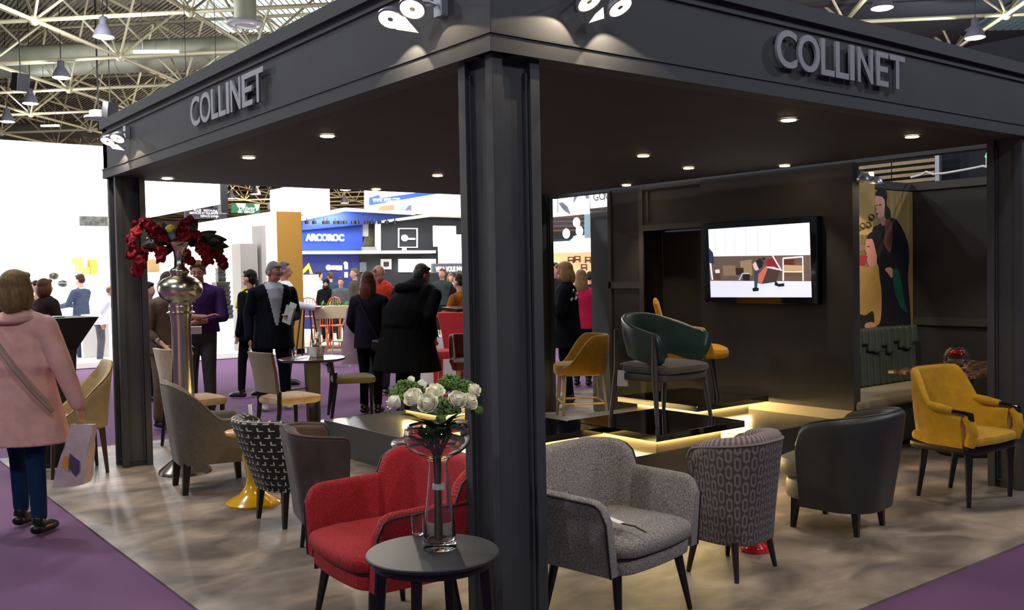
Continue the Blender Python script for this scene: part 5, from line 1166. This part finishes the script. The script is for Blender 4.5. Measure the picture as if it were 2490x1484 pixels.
# high-bay lamps
HB = mat('highbay_glow', 'ffffff', emit=8, ecol='e8e0ff'); SHD = mat('lamp_shade', '4c4854', .5, .2)
l0 = None; lbl = ['nearest the fascia on the left', 'second in the left row', 'third in the left row', 'at the left edge of the picture', 'above the right-hand sign', 'lower one by the roof node at the right', 'between the white banner and the canopy edge', 'under the far trusses left of the white cube', 'over the blue stand, upper', 'over the blue stand, lower', 'far one above the green sign']
for k, (x, y, d) in enumerate(((252, 90, 27.2), (149, 189, 32.4), (74, 252, 36.9), (18, 296, 40.9), (2145, 20, 25.7), (2371, 92, 28.6), (562, 483, 62), (622, 472, 55), (840, 462, 50), (838, 494, 66), (690, 460, 60))):
    c = PD(x, y, d); t = thing('highbay_lamp', 'bell-shaped hall lamp hanging from the roof, '+lbl[k], 'lamp', tuple(c), group='hall roof lamps')
    if l0 is None:
        l0 = (mk('shade', G().lathe([(.285, 0), (.28, .02), (.25, .14), (.17, .30), (.11, .38), (.11, .55), (.06, .58)], 24), SHD, t, smooth=True, angle=60), mk('lens', G().lathe([(.284, .0), (.24, -.02), (.05, -.03)], 24), HB, t, smooth=True))
    else:
        for q in l0: inst(q, t)
    mk('cord', G().cyl((0, 0, .5), (0, 0, (9.78 if k in (4, 5) else 12.98)-c.z), .015, n=4), DARKM, t)
    if k < 6: light('POINT', (c.x, c.y, c.z-.4), 1000, (.93, .95, 1), .15, name='highbay_light')
for x, y, s in ((-9, -2, .7), (-3, -9, .6), (4, -8, .6), (12, -4, .8), (-8, 9, .6), (-2.5, 6.8, .6), (1, 8.8, .6), (10, 12, .8), (22, 4, 1), (4, 24, 1), (14, 30, 1), (-6, 22, 1)):  # unseen hall lamps; the one over the left aisle is added to brighten faces
    light('POINT', (x, y, 8.4), 1500*s, (.93, .95, 1), .28, name='highbay_light')
for x, y in ((24, 48), (40, 64), (34, 80), (54, 84), (44, 36)): light('POINT', (x, y, 8.0), 9000, (1, .82, .6), .4, name='far_truss_fill')  # added warm fill, no fittings: brightens the far trusses the lamps don't reach
# fluorescent strips and small things in the roof
for x, y, d, L, lb in ((380, 126, 27, 1.25, 'lit strip light hanging in front of the duct'), (122, 306, 38, .7, 'far lit strip light low in the roof frame')):
    mk('strip_light', G().obox((0, 0, 0), (L, .09, .07)), mat('tube_glow', 'fff2d8', emit=3, ecol='fff0d0'), loc=tuple(PD(x, y, d)), rot=(0, 0, look(90)-pi/2+.05), label=lb, cat='lamp'); mk('suspension', G().cyl((-L*.3, 0, .03), (-L*.3, 0, 12.98-PD(x, y, d).z), .008, n=4).cyl((L*.3, 0, .03), (L*.3, 0, 12.98-PD(x, y, d).z), .008, n=4), DARKM, bpy.data.objects[[o.name for o in COL.objects if o.name.startswith('strip_light')][-1]])
for x, y, d in ((50, 200, 30), (268, 268, 33)): mk('loudspeaker', G().obox((0, 0, 0), (.4, .35, .55), (.2, 0, .3)).cyl((0, 0, .2), (0, 0, 12.98-PD(x, y, d).z), .02, n=6), DARKM, loc=tuple(PD(x, y, d)), bevel=.02, label='dark loudspeaker hanging in the roof frame at the '+('left' if x < 100 else 'end of the fascia'), cat='loudspeaker')
# hall end walls
bx('wall_hall_back', (-60, 118, 0), (90, 118.4, 13), mat('dark_hall_wall', '4a4034', .8, var=.3, vscale=.7), kind='structure'); bx('wall_hall_right', (80, -12, 0), (80.4, 118, 13), mat('blue_black_drape', '20242c', .9), kind='structure')
# slatted wall above the alcove
t = thing('slatted_screen', 'pale timber slats running along the far hall wall above the alcove', 'screen', (9, 0, 0)); sl = None
for k in range(9):
    for y0, y1 in ((2.99, 3.55), (3.57, 6.0)):
        o = mk('slat', G().box((0, y0, 0), (.05, y1, .042)), mat('pale_timber', 'a08862', .6, var=.1), t) ; o.location = (0, 0, 3.075-.078*k+.0*y0)
mk('post', G().box((0, 2.93, 0), (.06, 2.985, 3.2)), PALEM, t)
bx('wall_hall_drape', (9.3, -8, 0), (9.35, 8, 4.3), mat('blue_black_drape', '20242c', .9), kind='structure')
t = thing('emergency_light', 'tiny green-lit emergency fitting on a thin pole above the alcove wall', 'lamp', tuple(PX(2399, 408, 7.1)))
mk('pole', G().cyl((0, 0, 0), (0, 0, .14), .008, n=6).cyl((0, 0, .14), (0, -.06, .19), .006, n=6), WHITE, t); mk('green_lamp', G().ball((0, 0, .11), .016, 8, 6), mat('green_glow', '40e080', emit=2, ecol='40e080'), t)
# ================================================================ OTHER STANDS
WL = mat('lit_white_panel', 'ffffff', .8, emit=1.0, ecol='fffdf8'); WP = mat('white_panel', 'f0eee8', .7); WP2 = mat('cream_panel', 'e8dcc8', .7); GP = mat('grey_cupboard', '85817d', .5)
def wpart(nm, a, b, m_, par, **k): return bx(nm, a, b, m_, par, **k)
bx('floor_white_stand', (-14, 16.1, 0), (6.85, 26, .1), WP, kind='structure')
t = thing('hanging_banner', 'huge glowing white header banner over the left stand', 'banner', (0, 0, 0))
bx('face', (-9, 16.1, 3.18), (5.0, 16.25, 4.22), WL, t); a, b = PY(347, 522, 14.0), 0
wpart('return_face', (4.85, 16.25, 3.18), (5.0, 22, 4.0), WL, t); wpart('under_face', (-9, 16.25, 3.02), (3.3, 16.4, 3.2), WL, t)
mk('end_cap', G().box((5.0, 16.05, 3.0), (5.15, 16.25, 3.75)), DARKM, t)
t = t_st = thing('exhibition_stand', 'brightly lit white stand on the left with shelves of kitchenware', 'stand', (0, 0, 0))
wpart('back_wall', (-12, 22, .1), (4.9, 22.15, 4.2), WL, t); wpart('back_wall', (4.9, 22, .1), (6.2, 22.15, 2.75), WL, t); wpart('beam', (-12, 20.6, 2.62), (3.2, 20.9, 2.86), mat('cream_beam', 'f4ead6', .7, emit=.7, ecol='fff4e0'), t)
wpart('side_wall', (6.1, 16.5, .1), (6.22, 22, 3.06), WL, t); wpart('yellow_panel', (6.22, 16.1, 0), (6.80, 16.5, 3.07), mat('ochre_panel', '8f681c', .7), t)
wpart('side_wall_front', (6.1, 16.1, .1), (6.22, 16.5, 3.06), WL, t)
for a0, a1, y0, y1, z0, z1 in ((584, 634, 0, 0, 592, 860), (634, 673, 0, 0, 548, 862)):
    A, B_ = PY(a0, z0, 16.4), PY(a1, z1, 16.4); wpart('cupboard', (A.x, 16.4, .1), (B_.x-.01, 16.9, A.z), GP, t, bevel=.01)
A = PY(230, 768, 17.5); wpart('counter', (PY(197, 800, 17.5).x, 17.4, .1), (PY(262, 800, 17.5).x, 18.2, .98), mat('counter_grey', 'b4b0b0', .5), t, bevel=.01)
wpart('counter', (PY(120, 800, 20).x, 19.9, .1), (PY(200, 800, 20).x, 20.5, 1.05), WP, t, bevel=.01); wpart('counter', (PY(355, 800, 17.4).x, 17.4, .1), (PY(590, 800, 17.4).x, 18.4, .75), WL, t, bevel=.01)
wpart('arch_panel', (PY(104, 540, 20.5).x, 20.45, PY(104, 548, 20.5).z), (PY(162, 540, 20.5).x, 20.5, PY(104, 533, 20.5).z), mat('grey_board', '9a9aa0', .7), t)
mk('arch_opening', G().cyl((PY(133, 548, 20.44).x, 20.43, PY(133, 548, 20.44).z), (PY(133, 548, 20.44).x, 20.46, PY(133, 548, 20.44).z), .12, n=24), WL, t)
mk('truss_gap', G().box((PY(195, 530, 20.9).x, 20.95, PY(195, 549, 20.9).z), (PY(264, 530, 20.9).x, 21.0, PY(195, 525, 20.9).z)), mat('truss_grey', '5a5a58', .6, var=.6, vscale=9), t)
for k, (x0, x1, y0, y1, c) in enumerate(((136, 178, 640, 672, 'c8bca8'), (176, 200, 628, 660, 'e8cf70'), (214, 232, 632, 668, 'e0a840'), (200, 214, 650, 668, 'f0d060'), (354, 382, 632, 662, '9a7c4c'))):
    A, B_ = PY(x0, y0, 21.8), PY(x1, y1, 21.8); wpart('display_board', (A.x, 21.6, B_.z), (B_.x, 21.9, A.z), mat('display_'+c, c, .6), t, bevel=.01)
wpart('wall_shelf', (PY(350, 665, 21.6).x, 21.4, PY(350, 668, 21.6).z-.03), (PY(400, 665, 21.6).x, 22, PY(350, 668, 21.6).z), WP, t)
for x0, x1, y in ((120, 160, 688), (540, 600, 643)): wpart('wall_shelf', (PY(x0, y, 21).x, 20.9, PY(x0, y, 21).z-.02), (PY(x1, y, 21).x, 21.3, PY(x0, y, 21).z), GP, t)
# stacked black trays (tower) and coloured ware
t = thing('tray_tower', 'tall tapering tower of stacked black crates behind the man in purple', 'crates', (PY(541, 830, 17.9).x, 17.9, .752))
for k in range(13):
    w = (.30 if k < 3 else .25 if k < 8 else .15 if k < 11 else .10)*(1-.012*k); h = .098
    mk('crate', G().rings([[V((w/1.4*x*s, w/1.4*y*s, z)) for x, y in ((-1, -1), (1, -1), (1, 1), (-1, 1))] for s, z in ((.88, 0), (1, h*.98), (1.03, h*1.05))]), mat('black_crate', '100f0e', .4), t, bevel=.01, loc=(0, 0, .104*k))
wares = [(568, 680, 'd81c28'), (582, 684, '6a5a40'), (575, 694, '2c2824'), (560, 640, '6a5a48'), (574, 800, 'e87838'), (564, 780, 'f0a040'), (568, 770, 'e85040'), (470, 630, 'c82020'), (488, 606, 'e84030'), (560, 820, 'd02838'), (590, 735, 'c83030'), (380, 605, '8a2018'), (130, 672, '2a2420'), (152, 690, '181818'), (596, 755, '303030')]
WN = ['red pan on the upper middle shelf right of the man in purple', 'brown pan at the right end of the shelf with the red pan', 'black pot just under the red pan', 'brown bowl on the high shelf behind the orchids', 'orange box low down behind the woman in the yellow scarf', 'amber jar above the orange box', 'coral jar topmost of the orange group', 'red bowl seen under the left orchid leaves', 'scarlet bowl seen under the right orchid leaves', 'red ball lowest of the orange group', 'red jar beside the head of the woman in the yellow scarf', 'dark red bowl seen inside the orchid loop', 'black bowl on the far left wall shelf', 'black bag below the far left wall shelf', 'dark disc behind the shoulder of the woman in the yellow scarf']
for x0, x1, y in ((455, 500, 640), (545, 600, 652), (550, 600, 703), (365, 392, 613), (120, 165, 682), (140, 165, 700), (548, 606, 763), (548, 606, 792), (548, 606, 832), (578, 606, 745)): wpart('wall_shelf', (PY(x0, y, 22).x, 21.55, PY(x0, y, 21.7).z-.03), (PY(x1, y, 22).x, 22, PY(x0, y, 21.7).z), WP, t_st)
for k, (x, y, c) in enumerate(wares):
    p_ = PY(x, y, 21.75 if x > 240 else 21.6); ws_ = .12
    mk('display_item', G().lathe([(.04, -.08), (.09, -.06), (.11, 0), (.09, .06), (.03, .09)], 14), mat('ware_'+c, c, .3), loc=tuple(p_), smooth=True, label=WN[k], cat='kitchenware', group='kitchenware on the white stand')
A = PY(545, 742, 21.6); wpart('display_ledge', (A.x, 21.4, A.z), (A.x+.7, 22, A.z+.04), WL, t_st)
light('AREA', (0, 18.6, 3.1), 420, (1, .98, .93), 6, aim=(0, 19.5, 0), sizey=2.5); light('AREA', (4, 14.2, 4.6), 260, (1, .98, .95), 5, aim=(4.4, 18, 1), sizey=1)
light('AREA', (-4, 14.5, 4.4), 200, (1, .98, .95), 5, aim=(-4, 17.5, 1), sizey=1)
# hanging signs
def panel(nm, lb, x0, y0, x1, y1, D, m_, th=.1, cat='sign'):
    """upright board facing the aisle (-y)"""
    A, B_ = PY(x0, y0, D), PY(x1, y1, D); t_ = thing(nm, lb, cat, (A.x, D, B_.z)); bx('board', (0, 0, 0), (B_.x-A.x, th, A.z-B_.z), m_, t_, bevel=.01); return t_, B_.x-A.x, A.z-B_.z
panel('cube_sign', 'plain glowing white hanging cube between the yellow panel and the blue stand', 705, 453, 803, 516, 24, WL, 1.5)
t, w, h = panel('direction_sign', 'dark violet hanging direction sign with white arrows left of the yellow panel', 450, 503, 531, 532, 20, mat('violet_board', '2c2638', .6))
for k, (x, z, s) in enumerate(((.25, .62, 'ALLÉE'), (.55, .62, 'RESTAURATION'), (.12, .38, 'SERVICES ET ÉQUIPEMENTS'), (.45, .12, 'ESPACE EXPOSANTS'))): text('lettering', s, WL, .07, .002, (x*w, -.012, z*h), (pi/2, 0, 0), t)
for z in (.55, .1): mk('arrow', G().prism([(w*.90, -.012, h*z), (w*.94, -.012, h*(z+.22)), (w*.98, -.012, h*z), (w*.945, -.012, h*(z+.07)), (w*.945, -.012, h*(z-.1)), (w*.935, -.012, h*(z-.1)), (w*.935, -.012, h*(z+.07))], (0, .005, 0)), WL, t)
bx('side', (w, -.2, -.1), (w+.14, .3, h+.35), mat('violet_board', '2c2638', .6), t)
t, w, h = panel('green_sign', 'green hanging sign with cut-out white shapes above the white stand', 563, 494, 632, 520, 34, mat('green_board', '2c6a44', .6))
text('lettering', 'Univers', WL, .26, .002, (w*.24, -.012, h*.32), (pi/2, 0, 0), t); text('lettering', 'du décor', WL, .2, .002, (w*.2, -.012, h*.04), (pi/2, 0, 0), t)
mk('white_shape', G().prism([(w*.15, -.01, h), (w*.5, -.01, h), (w*.47, -.01, h*.6), (w*.22, -.01, h*.6)], (0, .005, 0)).prism([(w*.8, -.01, h*.95), (w, -.01, h*.95), (w*.95, -.01, h*.4), (w*.88, -.01, h*.4)], (0, .005, 0)), WL, t)
panel('blue_sign', 'small blue hanging sign beside the green one', 664, 503, 706, 516, 36, mat('navy_board', '24387a', .5)); panel('grey_sign', 'pale grey hanging panel above the yellow panel', 652, 492, 680, 510, 38, mat('pale_grey_board', '8a98a0', .6))
def hang(t_, xs, y, z, zt=9.4):
    g_ = G()
    for x in xs: g_.cyl((x, y, z), (x, y, zt-(t_.location.z)), .007, n=4)
    mk('suspension_cable', g_, DARKM, t_)
for o in list(COL.objects):
    nm = o.name.split('.')[0]
    if nm in ('cube_sign', 'direction_sign', 'green_sign', 'blue_sign', 'grey_sign'):
        hang(o, (.15, .9), .1, .3)
# slanted blue/white suspended band over the black stand
t = thing('suspended_band', 'big suspended white band with a slanting blue stripe and web address', 'sign', (0, 0, 0))
def q3(x, y, D): p_ = PY(x, y, D); return (p_.x, p_.y, p_.z)
mk('band', G().prism([q3(897, 462, 23), q3(1135, 462, 23), q3(1160, 527, 23), q3(1040, 520, 23), q3(897, 512, 23)], (0, .3, 0)), WL, t)
BL = mat('blue_stripe', '1e50b4', .5, emit=.35, ecol='1e50b4')
mk('stripe', G().prism([q3(897, 481, 22.98), q3(922, 474, 22.98), q3(923, 482, 22.98), q3(1060, 462, 22.98), q3(1100, 466, 22.98), q3(1040, 475, 22.98), q3(897, 500, 22.98)], (0, -.02, 0)), BL, t)
A = PY(908, 492, 22.9); text('lettering', 'www.vega.com', WL, .26, .002, (A.x, 22.93, A.z), (pi/2, -.06, 0), t, sx=.62)
for x0, x1, c in ((918, 958, 'b07858'), (970, 982, '7a98a8'), (984, 1000, '5c6480')): mk('picture', G().prism([q3(x0, 512, 22.95), q3(x0+8, 501, 22.95), q3(x1, 498, 22.95), q3(x1, 512, 22.95)], (0, -.02, 0)), mat('pic_'+c, c, .6, emit=.3, ecol=c), t)
# blue stand
BLUE = mat('royal_blue_panel', '1c3c9c', .6, var=.1, vscale=1); NAVY = mat('deep_blue_panel', '18246c', .6); D = 24
t = thing('exhibition_stand', 'royal blue stand with a white gabled roof edge and glowing lettering', 'stand', (0, 0, 0))
def slab(nm, pts, D_, m_, th=.1): return mk(nm, G().prism([q3(x, y, D_) for x, y in pts], (0, th, 0)), m_, t)
slab('upper_wall', ((700, 530), (735, 528), (840, 508), (882, 512), (882, 611), (700, 611)), D+.5, BLUE); slab('roof_underside', ((735, 535), (840, 510), (1010, 520), (1010, 530), (900, 545), (735, 560)), D+.2, mat('blue_underside', '203a86', .6))
slab('roof_edge', ((730, 526), (840, 505), (1010, 518), (1010, 523), (842, 513), (730, 538)), D, WP, .3); slab('shelf_band', ((700, 611), (1060, 609), (1060, 616), (700, 618)), D, WP, .4)
slab('lower_wall', ((700, 618), (872, 617), (872, 800), (700, 800)), D+.6, NAVY)
A = PY(746, 585, D+.3)
LG = mat('blue_white_glow', 'd8f0ff', emit=3, ecol='a8e0ff'); text('lettering', 'ARCOROC', LG, .29, .02, (A.x, D+.35, A.z), (pi/2, 0, 0), t, sx=.92, offset=.012)
light('AREA', (A.x+.6, D-.3, 3.6), 60, (.8, .9, 1), 1.5, aim=(A.x+.6, D+.5, 2.6), sizey=.3)
for x in (746, 764, 788, 796, 815, 826, 838, 858, 868, 890, 903, 922, 940, 960): mk('track_spot', G().cyl(q3(x, 537, D-.1), q3(x+1, 545, D-.1), .07, n=10).cyl(q3(x, 530, D-.1), q3(x, 537, D-.1), .02, n=6), DARKM, t)
for x, y, r_ in ((799, 651, .09), (840, 641, .06)): mk('white_disc', G().cyl(q3(x, y, D+.5), q3(x, y, D+.58), r_, n=20), WL, t)
for x0, x1, y0, y1 in ((809, 819, 646, 656), (822, 832, 646, 657), (841, 846, 639, 655), (841, 846, 662, 675)): slab('white_cutout', ((x0, y0), (x1, y0), (x1, y1), (x0, y1)), D+.5, WL)
slab('upright', ((882, 600), (923, 600), (923, 612), (882, 612)), D+.2, GP); slab('picture', ((881, 540), (896, 540), (896, 575), (881, 575)), D+.9, WP); slab('picture', ((896, 556), (923, 560), (923, 598), (884, 598)), D+1, mat('pic_teal', '6a6a58', .6, var=.4, vscale=4))
# black stand
BK = mat('anthracite_panel', '22262c', .6, var=.1, vscale=1)
t = thing('exhibition_stand', 'anthracite stand with a white-outlined square logo next to the blue stand', 'stand', (0, 0, 0))
slab('upper_wall', ((923, 540), (1040, 525), (1140, 525), (1140, 611), (923, 611)), D+.4, BK); slab('roof_edge', ((919, 538), (1050, 519), (1140, 524), (1140, 530), (1052, 527), (926, 543), (926, 612), (919, 612)), D+.1, WP, .2); slab('lower_wall', ((872, 617), (1060, 616), (1140, 616), (1140, 800), (872, 800)), D+.7, BK)
for x0, x1 in ((972, 994), (998, 1018), (1022, 1043), (1046, 1060)): slab('white_poster', ((x0, 630), (x1, 630), (x1, 662), (x0, 662)), D+.6, WL)
slab('frame', ((929, 630), (952, 630), (952, 655), (929, 655)), D+.6, WP); slab('frame_inset', ((936, 637), (946, 637), (946, 648), (936, 648)), D+.5, BK); slab('grey_panel', ((875, 638), (891, 638), (891, 662), (875, 662)), D+.6, mat('slate', '5a646c', .6))
for x0, x1, y0, y1 in ((969, 1016, 555, 557), (969, 1016, 600.5, 602.5), (969, 971, 555, 602), (1014, 1016, 555, 602)): slab('logo_outline', ((x0, y0), (x1, y0), (x1, y1), (x0, y1)), D+.3, WL, .04)
mk('logo_glow', G().ball(q3(984, 579, D+.3), (.14, .02, .11), 16, 8), WL, t, smooth=True); slab('logo_bar', ((990, 579), (1010, 579), (1010, 583), (990, 583)), D+.3, WL, .04); slab('lamp', ((982, 602), (988, 602), (990, 613), (980, 613)), D-.1, WL, .1)
# banners at the right of it
t, w, h = panel('banner', 'white banner with figures under the suspended band', 1066, 570, 1136, 642, 21, WL, .05); slab('caption', ((1070, 574), (1099, 574), (1099, 589), (1070, 589)), 20.97, DARKM, .02)
for pts in (((1079, 594), (1083, 594), (1081, 610), (1078, 608)), ((1080, 612), (1084, 622), (1088, 632), (1082, 630), (1079, 625)), ((1102, 594), (1106, 592), (1104, 598), (1101, 598))): slab('figure', pts, 20.97, mat('fig_dark', '4a3640', .6), .02)
slab('blue_mark', ((1078, 636), (1092, 634), (1092, 641), (1078, 641)), 20.97, BL, .02); slab('blue_mark', ((1124, 620), (1136, 615), (1136, 641), (1122, 641)), 20.97, BL, .02)
A = PY(1066, 588, 20.95); text('lettering', 'abri-line', WL, .13, .002, (PY(1072, 587, 20.95).x, 20.94, A.z), (pi/2, 0, 0), t, sx=.9); bpy.data.objects[t.children[-1].name].matrix_parent_inverse = t.matrix_basis.inverted()
t2, w, h = panel('banner', 'taller plain white banner behind the one with figures', 1054, 549, 1110, 600, 21.6, WL, .05)
t, w, h = panel('slogan_sign', 'grey strip sign reading VEGA VOUS beneath the banner', 1052, 641, 1140, 663, 20.6, mat('grey_strip', '5a6068', .6), .1); text('lettering', 'VEGA VOUS INVITE', WL, .21, .003, (.1, -.012, .04), (pi/2, 0, 0), t, sx=.62, offset=.006)
light('AREA', (12, 20.5, 4.3), 260, (1, .97, .92), 6, aim=(12.5, 23.8, .5), sizey=1.5); light('AREA', (9.5, 19, 3.8), 130, (1, .93, .8), 3, aim=(10, 21, 0), sizey=2)
bx('floor_display', (6.9, 17.4, -.01), (18, 26, .03), WP2, kind='structure')
# trestle planter table with chairs (centre far)
p_ = at(806, 19.5); t = thing('planter_table', 'beige trough table filled with green plants beyond the purple aisle', 'table', p_, look(90)-pi/2+.1)
PB = mat('beige_lacquer', 'b8a888', .6); bx('trough', (-.36, -.2, .80), (.9, .25, 1.06), PB, t, bevel=.01)
for x in (-.33, .82): bx('leg', (x, -.15, 0), (x+.06, .2, .80), PB, t)
bx('shelf', (-.1, -.2, .12), (.9, .2, .16), PB, t)
lo = None
for k in range(40):
    if lo is None: lo = mk('leaf', leaf_g(.16, .04, .5), mat('salad_green', '4c8a2c', .6, var=.35), t, smooth=True); o = lo
    else: o = inst(lo, t)
    o.location = (rnd.uniform(-.25, .85), rnd.uniform(-.1, .15), 1.04); o.rotation_euler = (rnd.uniform(.4, 1.3), 0, rnd.uniform(0, 6.3))
def bistro(lb, p_, rz, col, hh=.45, grp=None):
    t = thing('bistro_chair', lb, 'chair', p_, rz, grp); m_ = mat('lacquer_'+col, col, .4)
    mk('seat', pillow(outline(.38, .38, .08), hh, hh+.03, 0, .01), m_, t, smooth=True)
    mk('back_frame', G().tube([(-.19, .17, hh), (-.2, .22, hh+.25), (-.12, .25, hh+.41), (0, .26, hh+.44), (.12, .25, hh+.41), (.2, .22, hh+.25), (.19, .17, hh)], .014, 6), m_, t, smooth=True)
    for x in (-.1, -.035, .035, .1): mk('spindle', G().cyl((x*.8, .17, hh), (x, .25, hh+.41), .008, n=5), m_, t)
    for sx in (-1, 1):
        for sy in (-1, 1): mk('leg', G().cyl((sx*.16, sy*.16, hh), (sx*.2, sy*.2, 0), .014, n=6), m_, t)
bistro('pale green spindle-back metal chair in front of the planter table', at(836, 17.6), look(-160), 'a8b88a')
for k, (x, D_, hh, c) in enumerate(((752, 21.4, .75, 'd85c28'), (776, 22.2, .5, 'd85c28'), (800, 23.0, .72, 'd85c28'), (824, 22.4, .5, 'd85c28'))): bistro('orange metal chair '+('next to the yellow panel', 'second from the yellow panel', 'third from the yellow panel', 'nearest the man in grey')[k]+', behind the planter table', at(x, D_), look(160+20*k), c, hh, None)
p_ = at(745, 19); t = thing('high_table', 'white-topped high table with dark legs beside the yellow panel', 'table', p_); mk('top', G().lathe([(.02, 1.03), (.34, 1.03), (.34, 1.06)], 24), WP, t)
for a in range(4): mk('leg', G().cyl((.12*cos(a*1.57), .12*sin(a*1.57), 1.03), (.28*cos(a*1.57), .28*sin(a*1.57), 0), .018, n=6), BLACK, t)
p_ = at(752, 24.2); t = thing('easel_board', 'white display board on a stand with a yellow and grey mark on top', 'board', p_, look(180)); bx('board', (-.27, 0, .95), (.24, .04, 1.72), WL, t); mk('mark', G().prism([(-.25, 0, 1.74), (0, 0, 2.02), (.1, 0, 1.74), (.02, 0, 1.74), (0, 0, 1.88), (-.15, 0, 1.74)], (0, .03, 0)), mat('lime', 'c8d840', .5), t)
for sx in (-1, 1): mk('leg', G().cyl((sx*.18, .02, .95), (sx*.25, .1, 0), .015, n=6), PALEM, t)
# white boxes beyond the red chairs
p_ = PD(1066, 802, 14.5); t = thing('white_table', 'low white-covered table behind the crimson chair', 'table', (p_.x, p_.y, 0), look(90)-pi/2); bx('cover', (-.3, -.25, 0), (.5, .25, .72), WP, t, bevel=.01)
for k in range(7): mk('box', G().obox((p_.x+(k-3)*.085*.79, p_.y-(k-3)*.085*.612-.1, .765), (.07, .06, .085+.01*(k % 2)), (0, 0, .3*k)), WP, label=('leftmost', 'second from the left', 'third from the left', 'middle', 'third from the right', 'second from the right', 'rightmost')[k]+' small white box in the row on the white-covered table', cat='box', group='white boxes behind the crimson chair')
# ---- through the right doorway
t, w, h = (lambda r: r)((thing('hanging_sign', 'white hanging sign with grey leaf shapes seen through the doorway', 'sign', (0, 0, 0)), 0, 0))
def pol(nm, pts, D_, m_, th=.03): return mk(nm, G().prism([tuple(PD(x, y, D_)) for x, y in pts], tuple(CF*th)), m_, t)
pol('board', ((1300, 480), (1434, 466), (1434, 520), (1300, 532)), 17, WL); pol('leaf_shape', ((1358, 494), (1368, 492), (1380, 502), (1388, 522), (1374, 514), (1366, 506)), 16.98, mat('leaf_grey', '9aa0b0', .6), .01); pol('leaf_shape', ((1396, 472), (1410, 470), (1402, 482), (1394, 496)), 16.98, mat('leaf_grey', '9aa0b0', .6), .01)
pol('leaf_shape', ((1422, 470), (1432, 468), (1432, 484), (1424, 482)), 16.98, mat('leaf_grey', '9aa0b0', .6), .01)
hang(t, (PD(1340, 480, 17).x, PD(1425, 480, 17).x), PD(1380, 480, 17).y, 2.7, 9.4); t = thing('hanging_sign', 'white sign reading GOU beside the leaf sign', 'sign', (0, 0, 0)); pol('board', ((1435, 468), (1500, 460), (1500, 500), (1436, 507)), 15, WL)
p_ = PD(1443, 489, 14.95); hang(t, (PD(1470, 465, 15).x,), PD(1470, 465, 15).y, 2.6, 9.4); text('lettering', 'GOURMET', mat('grey_ink', '4a4a52', .6), .17, .002, tuple(p_), (pi/2, -.10, look(180)), t, sx=.72)
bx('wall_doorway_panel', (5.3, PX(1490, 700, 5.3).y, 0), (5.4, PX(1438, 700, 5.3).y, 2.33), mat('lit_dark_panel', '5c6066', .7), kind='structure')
t = thing('slatted_screen', 'dark timber slats behind lamps seen through the doorway', 'screen', tuple(PD(1380, 540, 24)), look(90)-pi/2)
for k in range(6): bx('slat', (-2, 0, .32-.11*k), (1.2, .05, .37-.11*k), mat('dark_timber', '6a4a34', .6), t)
t = thing('exhibition_stand', 'cream-coloured stand with chairs on its wall seen through the doorway', 'stand', (0, 0, 0))
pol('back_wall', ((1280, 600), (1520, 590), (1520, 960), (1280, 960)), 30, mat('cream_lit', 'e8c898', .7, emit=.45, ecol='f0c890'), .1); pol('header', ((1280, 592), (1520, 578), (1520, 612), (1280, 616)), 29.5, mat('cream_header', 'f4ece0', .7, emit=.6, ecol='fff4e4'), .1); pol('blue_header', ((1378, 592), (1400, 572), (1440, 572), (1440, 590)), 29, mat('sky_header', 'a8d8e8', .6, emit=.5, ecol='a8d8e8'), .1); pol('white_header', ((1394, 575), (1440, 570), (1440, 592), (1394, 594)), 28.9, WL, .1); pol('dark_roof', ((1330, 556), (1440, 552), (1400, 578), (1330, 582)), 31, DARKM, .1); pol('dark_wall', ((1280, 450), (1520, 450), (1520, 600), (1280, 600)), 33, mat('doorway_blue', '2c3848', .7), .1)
pol('upright', ((1422, 516), (1436, 514), (1436, 578), (1422, 578)), 20, mat('pale_blue_post', '8aa8b8', .6), .1)
for x, y in ((1402, 541), (1377, 568), (1409, 562)): mk('stage_lamp', G().ball(PD(x, y, 23), (.09, .09, .12), 12, 8), mat('lamp_glow', 'ffffff', emit=4), t, smooth=True)
for x, y in ((1388, 632), (1404, 630), (1420, 650), (1430, 632)):
    mk('wall_chair', G().tube([PD(x-6, y+8, 29.6), PD(x-6, y-6, 29.6), PD(x+6, y-6, 29.6), PD(x+6, y+8, 29.6)], .03, 5).tube([PD(x-6, y+2, 29.6), PD(x+6, y+2, 29.6)], .03, 5), mat('dark_bentwood', '6a4428', .5), t)
light('AREA', (9.5, 9.8, 4.2), 120, (1, .95, .85), 2, aim=(9, 10, 0))
